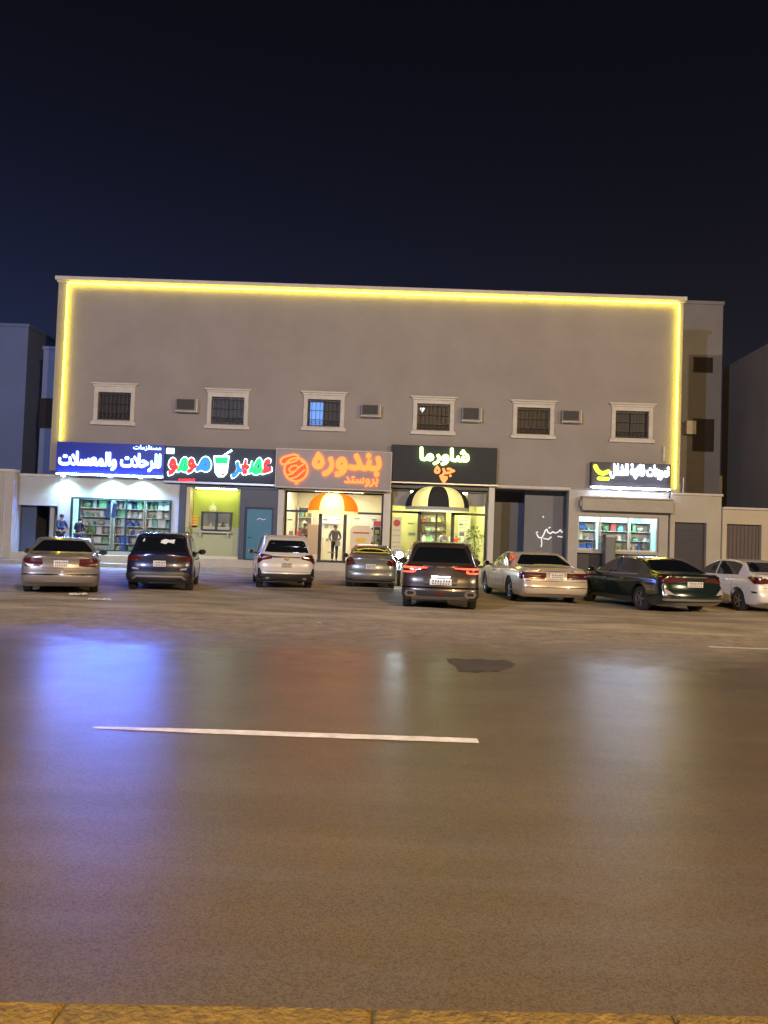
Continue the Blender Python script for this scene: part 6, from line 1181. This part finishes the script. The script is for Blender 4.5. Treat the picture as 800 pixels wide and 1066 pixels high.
# ------------------------------------------------------------------ people
SKIN = pm('skin', (.36, .20, .13), .55, spec=.4)
HAIR = pm('hair_black', (.012, .010, .010), .5)
def skin_mesh(V, Eg, Rr, root=0, sub=2):
    me = bpy.data.meshes.new('t'); me.from_pydata(V, Eg, []); o = bpy.data.objects.new('t', me); COL.objects.link(o)
    md = o.modifiers.new('s', 'SKIN'); md.use_smooth_shade = True
    for i, v in enumerate(me.skin_vertices[0].data): v.radius = (Rr[i], Rr[i]) if not isinstance(Rr[i], tuple) else Rr[i]; v.use_root = (i == root)
    s2_ = o.modifiers.new('u', 'SUBSURF'); s2_.levels = sub; s2_.render_levels = sub
    r = bpy.data.meshes.new_from_object(o.evaluated_get(bpy.context.evaluated_depsgraph_get())); bpy.data.objects.remove(o); bpy.data.meshes.remove(me); return r
def person(x, y, z, rz, label, shirt, trousers, arms=None, lean=0.0, h=1.0, cap=None, hoodie=False):
    r = empty('person', (x, y, z), label, 'person')
    arms = arms or {}
    L_ = arms.get('l', ((-.27, .02, 1.14), (-.28, -.10, .90))); Rg = arms.get('r', ((.27, .02, 1.14), (.28, -.10, .90)))
    ln = lambda p: (p[0], p[1] - lean * max(0, p[2] - .95), p[2])
    V = [(0, 0, .96), (0, 0, 1.12), (0, .01, 1.32), (0, .01, 1.45), (0, 0, 1.53), (0, -.012, 1.62), (0, -.005, 1.70),
         (-.17, .01, 1.42), L_[0], L_[1], (.17, .01, 1.42), Rg[0], Rg[1],
         (-.09, 0, .90), (-.10, -.02, .50), (-.10, .03, .10), (-.11, -.12, .045), (.09, 0, .90), (.10, -.02, .50), (.10, .03, .10), (.11, -.12, .045)]
    Eg = [(0, 1), (1, 2), (2, 3), (3, 4), (4, 5), (5, 6), (3, 7), (7, 8), (8, 9), (3, 10), (10, 11), (11, 12), (0, 13), (13, 14), (14, 15), (15, 16), (0, 17), (17, 18), (18, 19), (19, 20)]
    Rr = [(.14, .10), (.13, .095), (.155, .105), (.07, .06), .052, (.078, .095), (.06, .075), .058, .043, .028, .058, .043, .028, .085, .058, .042, .038, .085, .058, .042, .038]
    V = [ln(p) for p in V]
    me = skin_mesh(V, Eg, Rr)
    b = MB(); b.bm.from_mesh(me); bpy.data.meshes.remove(me)
    hd = Vector(V[5])
    b.ball(hd + Vector((0, -.098, -.01)), (.014, .018, .024), 8)
    for sg in (-1, 1): b.ball(hd + Vector((sg * .078, 0, -.005)), (.012, .022, .032), 8); b.ball(hd + Vector((sg * .03, -.083, .02)), (.012, .01, .008), 8)
    b.ball(hd + Vector((0, -.086, -.05)), (.026, .01, .008), 8)
    for w, el in ((V[9], V[8]), (V[12], V[11])):
        w = Vector(w); d = (w - Vector(el)).normalized(); s_ = d.cross(Vector((0, 1, .01))).normalized(); pm_ = w + d * .06
        b.ball(w + d * .045, (.036, .03, .05), 10)
        for k in range(4):
            p = pm_ + s_ * (k - 1.5) * .019 + d * .02; l = (.06, .075, .07, .05)[k]; q = p + d * l * .6; b.cyl(p, q, .0095, .0085, 8); b.cyl(q, q + d * l * .4 + Vector((0, -.018, 0)), .0085, .007, 8)
        p = w + d * .03 - s_ * .032; b.cyl(p, p - s_ * .025 + d * .04, .011, .008, 8)
    b.build('body', SKIN, None, True, 60)
    body = bpy.data.objects[-1] if False else [o for o in COL.objects if o.name.startswith('body') and o.parent is None][-1]
    def att(o):                                  # figure parts were built at the origin: hang them on the person
        lc = o.location.copy(); o.parent = r; o.location = lc
    att(body)
    def cloth(ids, radd, mat, name, Eg2):
        m_ = {i: k for k, i in enumerate(ids)}
        VV = [V[i] for i in ids]; RR = [tuple(c + radd for c in Rr[i]) if isinstance(Rr[i], tuple) else Rr[i] + radd for i in ids]
        mm = skin_mesh(VV, [(m_[a], m_[c]) for a, c in Eg2], RR); mm.name = name
        o = link_mesh(name, mm, mat); att(o); smooth(mm, 60)
    cloth([0, 1, 2, 3, 7, 8, 9, 10, 11, 12], .018, shirt, 'shirt', [(0, 1), (1, 2), (2, 3), (3, 7), (7, 8), (8, 9), (3, 10), (10, 11), (11, 12)])
    V[16] = (-.10, .02, .07); V[20] = (.10, .02, .07)
    cloth([0, 13, 14, 15, 17, 18, 19], .018, trousers, 'trousers', [(0, 13), (13, 14), (14, 15), (0, 17), (17, 18), (18, 19)])
    b = MB().ball(hd + Vector((0, .018, .035)), (.092, .105, .10), 16)
    for v in list(b.bm.verts):
        if v.co.z < hd.z - .03 and v.co.y < hd.y + .03: v.co.z = hd.z + .03; v.co.y = max(v.co.y, hd.y - .02)
    o = b.build('hood' if hoodie else 'hair', shirt if hoodie else (cap or HAIR), None, True, 60); att(o)
    b = MB()
    for sg in (-1, 1): b.ball((sg * .105, -.05, .04), (.05, .14, .045), 12)
    o = b.build('shoes', BLACKTRIM, None, True, 60); att(o)
    r.rotation_euler = (0, 0, rz); r.scale = (h, h, h); return r
NAVY = pm('navy_cloth', (.02, .028, .06), .8, noise=(8, .2)); BLK = pm('black_cloth', (.012, .012, .016), .85, noise=(8, .2)); GREY = pm('grey_cloth', (.10, .105, .11), .8, noise=(8, .15)); DKTR = pm('dark_trousers', (.025, .025, .03), .85)
WHTC = pm('white_cloth', (.5, .5, .48), .8); BRN = pm('brown_cloth', (.12, .07, .04), .8)
x, _ = at(63.5, 545, F - .35); person(x, F - .35, zf, math.radians(65), 'person in a dark navy jacket and cap standing by the left doorway', NAVY, DKTR, {'r': ((.26, -.12, 1.16), (.10, -.34, 1.16)), 'l': ((-.26, -.10, 1.16), (-.08, -.34, 1.10))}, .08, 1.0, BLK)
x, _ = at(81.5, 552, F - .5); person(x, F - .5, zf, math.radians(170), 'person in black with a raised hood facing the lit display window', BLK, DKTR, {'r': ((.25, -.08, 1.16), (.08, -.24, 1.18)), 'l': ((-.25, -.08, 1.16), (-.08, -.24, 1.12))}, .22, .94, hoodie=True)
x, _ = at(349, 560, F + 1.5); person(x, F + 1.5, zf + .02, math.radians(10), 'person in a grey shirt standing inside the chicken shop doorway', GREY, DKTR, {'r': ((.27, -.02, 1.16), (.14, -.22, 1.02)), 'l': ((-.28, .0, 1.15), (-.22, -.2, 1.02))}, .03, .98)
x, _ = at(319, 560, F + 1.6); person(x, F + 1.6, zf + .02, math.radians(-50), 'person in a brown shirt reaching sideways behind the tan display stand', BRN, DKTR, {'r': ((.27, -.12, 1.2), (.2, -.4, 1.1)), 'l': ((-.28, -.12, 1.18), (-.3, -.38, 1.06))}, .12, 1.0)
x, _ = at(462, 560, F + 2.2); person(x, F + 2.2, zf + .02, math.radians(20), 'person in a white shirt seen through the shawarma shop door', WHTC, DKTR, None, .02, .95)
x, _ = at(388, 560, F + 2.2); person(x, F + 2.2, zf + .02, math.radians(-20), 'person in a white shirt behind the right window of the chicken shop', WHTC, DKTR, None, .05, .95)

# ------------------------------------------------------------------ delivery motorcycle with its headlight on
mx, my = at(416, 578, 28.2)[0], 28.2; LZ = at(414.5, 578, 28.2 - .75)[1]
mo = empty('motorcycle', (mx, my, 0), 'delivery motorcycle with a blazing white headlight facing the street between two parked cars', 'motorcycle')
def mbuild(b, n, mt, p=None, sm_=True): return b.build(n, mt, p or mo, sm_)
MRED = pm('scooter_paint', (.06, .065, .07), .3, coat=1)
for dy in (-.62, .62):
    w = mbuild(MB().torus((mx, my + dy, .29), .235, .055, 'X', 28, 10), 'wheel', RUBBER)
    b = MB().torus((mx, my + dy, .29), .18, .018, 'X', 24, 6).cyl((mx - .05, my + dy, .29), (mx + .05, my + dy, .29), .045)
    for k in range(6): a = k * math.pi / 3; b.cyl((mx, my + dy, .29), (mx, my + dy + .18 * math.cos(a), .29 + .18 * math.sin(a)), .01, n=6)
    mbuild(b, 'rim', RIMMET, w)
mbuild(MB().tube([(mx - .07, my - .62, .29), (mx - .07, my - .42, .92)], .022).tube([(mx + .07, my - .62, .29), (mx + .07, my - .42, .92)], .022), 'fork', SILVERTRIM)
mbuild(MB().tube([(mx - .34, my - .30, 1.05), (mx - .12, my - .40, 1.0), (mx + .12, my - .40, 1.0), (mx + .34, my - .30, 1.05)], .016), 'handlebar', BLACKTRIM)
mbuild(MB().ball((mx, my - .08, .78), (.15, .27, .14), 16), 'tank', MRED); mbuild(MB().ball((mx, my + .36, .80), (.13, .36, .07), 14), 'seat', BLACKTRIM)
mbuild(MB().box(mx - .12, mx + .12, my - .2, my + .22, .32, .62, .05).tube([(mx, my - .4, .88), (mx, my - .15, .45), (mx, my + .4, .5), (mx, my + .7, .75)], .03), 'engine', SILVERTRIM)
mbuild(MB().box(mx - .22, mx + .22, my + .55, my + 1.0, .86, 1.28, .03), 'delivery_box', pm('box_white', (.4, .4, .4), .6))
for sg in (-1, 1): mbuild(MB().cyl((mx + sg * .27, my - .33, 1.05), (mx + sg * .36, my - .33, 1.24), .008, n=6).ball((mx + sg * .37, my - .33, 1.27), (.06, .02, .04), 12), 'wing_mirror', BLACKTRIM)
mbuild(MB().ball((mx, my - .62, .56), (.06, .28, .05), 12), 'mudguard', MRED)
hl = mbuild(MB().lathe((mx, my - .56, LZ), [(-.1, .11), (-.02, .12), (.08, .08), (.14, .0)], 'Y', 22), 'headlight', BLACKTRIM)
mbuild(MB().ball((mx, my - .655, LZ), (.12, .04, .12), 18), 'headlight_lens', emis('headlight_glow', (.72, .93, 1.0), 220), hl)
l = bpy.data.lights.new('headlight_beam', 'SPOT'); l.energy = 3000; l.color = (.75, .93, 1); l.spot_size = math.radians(130); l.spot_blend = .9; l.shadow_soft_size = .08
lo = bpy.data.objects.new('headlight_beam', l); COL.objects.link(lo); lo.parent = mo; lo.location = (0, -.72, LZ); lo.rotation_euler = (math.radians(84), 0, 0)

# ------------------------------------------------------------------ litter
PAP = pm('litter_white', (.6, .58, .54), .7)
for px, py, w, d, lab in ((82, 620.5, .38, .18, 'crumpled white paper lying behind the champagne sedan'), (104, 626, .5, .05, 'thin white strip of litter left of the navy suv'), (333, 650, .06, .04, 'tiny white scrap on the road below the white suv'), (706, 643, .08, .05, 'small white scrap behind the dark green sedan')):
    x, y = ground(px, py); bm = bmesh.new(); n = 7
    g = [[bm.verts.new((x + w * (i / n - .5), y + d * (j / 4 - .5) * 2, .03 + RND.uniform(0, .05) * min(1, w * 3))) for j in range(5)] for i in range(n + 1)]
    for i in range(n):
        for j in range(4): bm.faces.new((g[i][j], g[i+1][j], g[i+1][j+1], g[i][j+1]))
    me = bpy.data.meshes.new('litter'); bm.to_mesh(me); bm.free(); tag(link_mesh('litter', me, PAP), lab, 'litter')

# ------------------------------------------------------------------ neighbours
GW = pm('boundary_plaster', (.42, .38, .31), .85, noise=(.8, .12), bump=(40, .3))
BW2 = pm('pale_wall_plaster', (.40, .41, .42), .85, noise=(.8, .1), bump=(40, .3))
# left annex with doorway
r = empty('annex', (at(36, 540)[0], F, 0), 'single storey pale annex with an open dark doorway at the left of the building', 'annex')
ax0, ax1 = at(13, 540)[0], at(60, 540)[0] - .005; az = at(36, 496)[1]
dd = (at(16, 560)[0], at(58.5, 560)[0], .17, at(36, 526)[1])
wall_mesh('wall', ax0, ax1, -.02, az, F + .03, [dd], .35, BW2, r)
MB().box(ax0, ax1, F + .40, F + 6, az - .3, az - .1).box(ax0, ax0 + .2, F + .4, F + 6, 0, az - .31).box(ax0 + .21, ax1, F + 3, F + 3.2, 0, az - .31).build('wall', pm('annex_inner', (.10, .12, .18), .8), r)
MB().box(at(34, 550)[0], at(47, 550)[0], F + 2.0, F + 2.1, .2, dd[3] - .05).build('door', pm('pale_green_door', (.35, .45, .38), .6, noise=(1, .1)), r)
MB().box(dd[0], at(33, 550)[0], F + .42, F + .5, .17, dd[3]).build('gate_leaf', pm('blue_grey_gate', (.05, .07, .13), .6, noise=(1, .1)), r)
MB().box(at(47.5, 550)[0], at(52, 550)[0], F + .4, F + .55, .17, dd[3]).build('pier', BW2, r)
MB().box(ax0 - .03, ax1, F - .04, F + .45, az + .003, az + .12, .01).build('coping', TRIM, r)
# left neighbour pillar wall
r = empty('boundary_wall', (at(4, 560)[0], F - .6, 0), 'beige boundary wall with a recessed lower panel at the far left edge', 'wall')
wx0, wx1, wz = at(-140, 540)[0], at(12.5, 540, F - .6)[0], at(6, 491, F - .6)[1]
MB().box(wx0, wx1, F - .6, F - .2, -.02, wz).build('wall', GW, r); MB().box(wx0, wx1 + .04, F - .66, F - .16, wz + .002, wz + .12, .01).build('coping', TRIM, r)
MB().box(at(-20, 540)[0], at(7, 540)[0], F - .64, F - .602, .5, at(0, 548)[1]).build('panel', pm('metal_panel', (.18, .16, .15), .5), r)
MB().box(at(9, 540)[0], at(12, 540)[0], F - .68, F - .604, .2, wz - .1).build('pilaster', GW, r)

def block(name, label, X0, X1, Y0, Y1, Zt, mat, wins_=(), cat='building', rz=0):
    r = empty(name, ((X0 + X1) / 2, Y0, 0), label, cat)
    MB().box(X0, X1, Y0, Y1, -.02, Zt).build('wall', mat, r); MB().box(X0 - .06, X1 + .06, Y0 - .06, Y1 + .06, Zt + .002, Zt + .18, .02).build('coping', mat, r)
    for wx, wz_, ww, wh in wins_:
        w = MB().box(wx - ww/2, wx + ww/2, Y0 - .05, Y0 - .002, wz_, wz_ + .06).box(wx - ww/2, wx + ww/2, Y0 - .05, Y0 - .002, wz_ + wh - .06, wz_ + wh).box(wx - ww/2, wx - ww/2 + .06, Y0 - .05, Y0 - .002, wz_ + .062, wz_ + wh - .062).box(wx + ww/2 - .06, wx + ww/2, Y0 - .05, Y0 - .002, wz_ + .062, wz_ + wh - .062).build('window', WFRAME, r)
        MB().box(wx - ww/2 + .062, wx + ww/2 - .062, Y0 - .02, Y0 - .003, wz_ + .064, wz_ + wh - .064).build('pane', WGLASS, w)
    return r
NB1 = pm('neighbour_flare_bluegrey', (.17, .22, .40), .9, noise=(.3, .12)); NB2 = pm('neighbour_flare_blue', (.22, .27, .46), .9, noise=(.3, .12)); NB3 = pm('neighbour_grey', (.20, .19, .195), .9, noise=(.3, .15)); NB4 = pm('neighbour_tan', (.22, .20, .18), .9, noise=(.3, .15))  # blue veil of lens flare painted into the left blocks' wall colour
Y_ = 42; block('apartment_building', 'tall flare-tinted blue grey block rising behind the wall at the far left edge', at(-150, 400, Y_)[0], at(26, 420, Y_)[0], Y_, Y_ + 12, at(10, 340, Y_)[1], NB1)
Y_ = 40.5; block('apartment_building', 'set back flare-tinted bluish block with a dark stepped opening just left of the main building', at(43, 420, Y_)[0], at(80, 420, Y_)[0], Y_, Y_ + 10, at(50, 364, Y_)[1], NB2, [(at(50, 440, Y_)[0], at(50, 446, Y_)[1], .9, 1.6)])
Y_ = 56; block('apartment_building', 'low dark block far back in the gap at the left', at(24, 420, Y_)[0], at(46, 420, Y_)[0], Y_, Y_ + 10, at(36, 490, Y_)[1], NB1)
Y_ = 40; x0 = bx1 + .35; r = block('apartment_building', 'tall plain grey block directly behind the right end of the beige building', x0, at(751, 420, Y_)[0], Y_, Y_ + 14, at(735, 317, Y_)[1], NB3, [(at(732, 380, Y_)[0], at(732, 388, Y_)[1], 1.0, .8), (at(732, 460, Y_)[0], at(732, 470, Y_)[1], 1.1, 1.7)])
for px, py in ((717, 446),):
    x, z = at(px, py, Y_); MB().box(x - .25, x + .25, Y_ - .4, Y_ - .002, z - .35, z + .35, .02).build('water_heater', TRIM, r)
# far right block running back from the street
r = empty('apartment_building', (at(780, 420, 40)[0], 40, 0), 'tan grey block angled towards the street at the far right edge', 'building')
xa, za = at(753, 390, 43); xb, zb_ = at(800, 350, 37.5); dx, dy = (xb - xa), -5.5
pts = [(xa, 43), (xa + dx * 2.2, 43 + dy * 2.2), (xa + dx * 2.2 + 14, 43 + dy * 2.2 + 12), (xa + 14, 55)]
bb = bmesh.new(); lo_ = [bb.verts.new((p[0], p[1], 0)) for p in pts]; hi_ = [bb.verts.new((p[0], p[1], (za + zb_) / 2)) for p in pts]; bb.faces.new(lo_); bb.faces.new(hi_)
for k in range(4): bb.faces.new((lo_[k], lo_[(k+1) % 4], hi_[(k+1) % 4], hi_[k]))
q = MB(); q.add(bb); q.build('wall', NB4, r)
x, z = at(757, 505, 39.5); tag(MB().box(x - .33, x + .33, 39.3, 39.9, z - .75, z + .6, .03).build('utility_box', pm('utility_box', (.4, .4, .4), .6)), 'pale wall mounted utility box behind the right annex roof', 'utility box')
bpy.data.objects['utility_box'].location.y += 1.5
# right annexes
r = empty('annex', (at(722, 540)[0], F, 0), 'low beige annex with a dark garage opening joined to the corner shop', 'annex')
x0, x1 = X(697) + .01, X(750); zt = at(722, 516)[1]; dd = (X(702), X(735), -.02, at(718, 544)[1])
wall_mesh('wall', x0, x1, -.02, zt, F - .1, [dd], .4, GW, r); MB().box(x0, x1 + .05, F - .17, F + .35, zt + .003, zt + .1, .01).build('coping', TRIM, r)
MB().box(x0, x1, F + .31, F + 5, zt - .4, zt - .2).build('roof', GW, r); MB().box(x1 - .2, x1, F + .31, F + 5, 0, zt - .41).build('wall', GW, r)
gd = MB().box(dd[0], dd[1], F + .12, F + .2, 0, dd[3])
for k in range(12): gd.box(dd[0], dd[1], F + .10, F + .118, .1 + k * .22, .16 + k * .22)
gd.build('garage_door', pm('garage_dark', (.045, .042, .055), .6, noise=(2, .15)), r)
r = empty('annex', (at(780, 540)[0], F, 0), 'lower yellowish annex with a brown gate at the far right edge', 'annex')
x0, x1 = X(750) + .02, X(900); zt = at(775, 531)[1]; dd = (X(755), X(791), -.02, at(772, 546)[1]); dd2 = (X(812), X(850), -.02, dd[3])
wall_mesh('wall', x0, x1, -.02, zt, F - .2, [dd, dd2], .4, pm('warm_plaster', (.50, .43, .32), .85, noise=(.8, .1), bump=(40, .3)), r); MB().box(x0, x1, F - .3, F + .3, zt + .003, zt + .1, .01).build('coping', TRIM, r)
gd = MB().box(dd[0], dd[1], F + .02, F + .1, 0, dd[3]).box(dd2[0], dd2[1], F + .02, F + .1, 0, dd[3])
for k in range(9): x = dd[0] + (dd[1] - dd[0]) * (k + .5) / 9; gd.box(x - .06, x + .06, F - .01, F + .018, .1, dd[3] - .1)
gd.build('gate', pm('gate_brown', (.10, .075, .075), .6, noise=(2, .15)), r)

# ------------------------------------------------------------------ street lamps of the near side (they light the road; the photo shows their light)
def street_lamp(x, col, energy, label):
    y = -11.6; r = empty('street_lamp', (x, y, .14), label, 'street lamp', 'street lamps across the other carriageway')
    MB().cyl((x, y, .14), (x, y, 11.8), .10, .06, n=20).cyl((x, y, .14), (x, y, .5), .16, .14, n=20).build('pole', SILVERTRIM, r, True)
    MB().tube([(x, y, 11.7), (x, y + .6, 12.2), (x, y + 1.5, 12.35)], .045).build('arm', SILVERTRIM, r, True)
    hd = MB().box(x - .16, x + .16, y + 1.35, y + 2.15, 12.32, 12.44, .04).build('lamp_head', SILVERTRIM, r)
    MB().box(x - .12, x + .12, y + 1.42, y + 2.08, 12.295, 12.318, .005).build('lens', emis('street_lens', (1, .85, .6), 20), hd)
    l = bpy.data.lights.new('lamp_light', 'POINT'); l.energy = energy; l.color = col; l.shadow_soft_size = .2
    lo = bpy.data.objects.new('lamp_light', l); COL.objects.link(lo); lo.parent = r; lo.location = (0, 1.75, 12.0)
street_lamp(-14, (.64, .70, 1.0), 31000, 'street lamp across the other carriageway, to the left of the camera')
street_lamp(7, (1.0, .64, .26), 30000, 'street lamp across the other carriageway, just right of the camera')
street_lamp(30, (1.0, .78, .46), 31000, 'street lamp across the other carriageway, far to the right of the camera')

# ------------------------------------------------------------------ night sky and faint moon
w = bpy.data.worlds.new('World'); sc.world = w; w.use_nodes = True; nt = w.node_tree; nt.nodes.clear()
out = N(nt, 'ShaderNodeOutputWorld'); add = N(nt, 'ShaderNodeAddShader')
sky = N(nt, 'ShaderNodeTexSky'); sky.sky_type = 'NISHITA'; sky.sun_disc = False; sky.sun_elevation = math.radians(-4); sky.sun_rotation = math.radians(200)
b0 = N(nt, 'ShaderNodeBackground'); b0.inputs[1].default_value = .012; nt.links.new(sky.outputs[0], b0.inputs[0])
tc = N(nt, 'ShaderNodeTexCoord'); sp = N(nt, 'ShaderNodeSeparateXYZ'); nt.links.new(tc.outputs['Generated'], sp.inputs[0])
el = mrange(nt, sp.outputs[2], 0, .62, 1, 0); el = mathn(nt, 'POWER', el, 2.2)
az = mrange(nt, sp.outputs[0], -.55, .35, 0, 1)
glow = mixc(nt, az, (.034, .048, .14), (.030, .028, .038))
colr = mixc(nt, el, (.0036, .0037, .0072), glow)
b1 = N(nt, 'ShaderNodeBackground'); b1.inputs[1].default_value = 1.0; nt.links.new(colr, b1.inputs[0])
nt.links.new(b0.outputs[0], add.inputs[0]); nt.links.new(b1.outputs[0], add.inputs[1]); nt.links.new(add.outputs[0], out.inputs[0])
sun = bpy.data.lights.new('moon', 'SUN'); sun.energy = .03; sun.angle = math.radians(1.0); sun.color = (.8, .85, 1)
so = bpy.data.objects.new('moon', sun); COL.objects.link(so); so.rotation_euler = (math.radians(50), 0, math.radians(20))

sc.view_settings.view_transform = 'Standard'; sc.view_settings.look = 'None'; sc.view_settings.exposure = 0; sc.view_settings.gamma = 1
sc.render.engine = 'CYCLES'; sc.cycles.use_denoising = True; sc.cycles.max_bounces = 6; sc.cycles.transparent_max_bounces = 12
sc.cycles.sample_clamp_indirect = 4; sc.cycles.use_light_tree = True; sc.cycles.caustics_reflective = False; sc.cycles.caustics_refractive = False
bpy.context.view_layer.update()
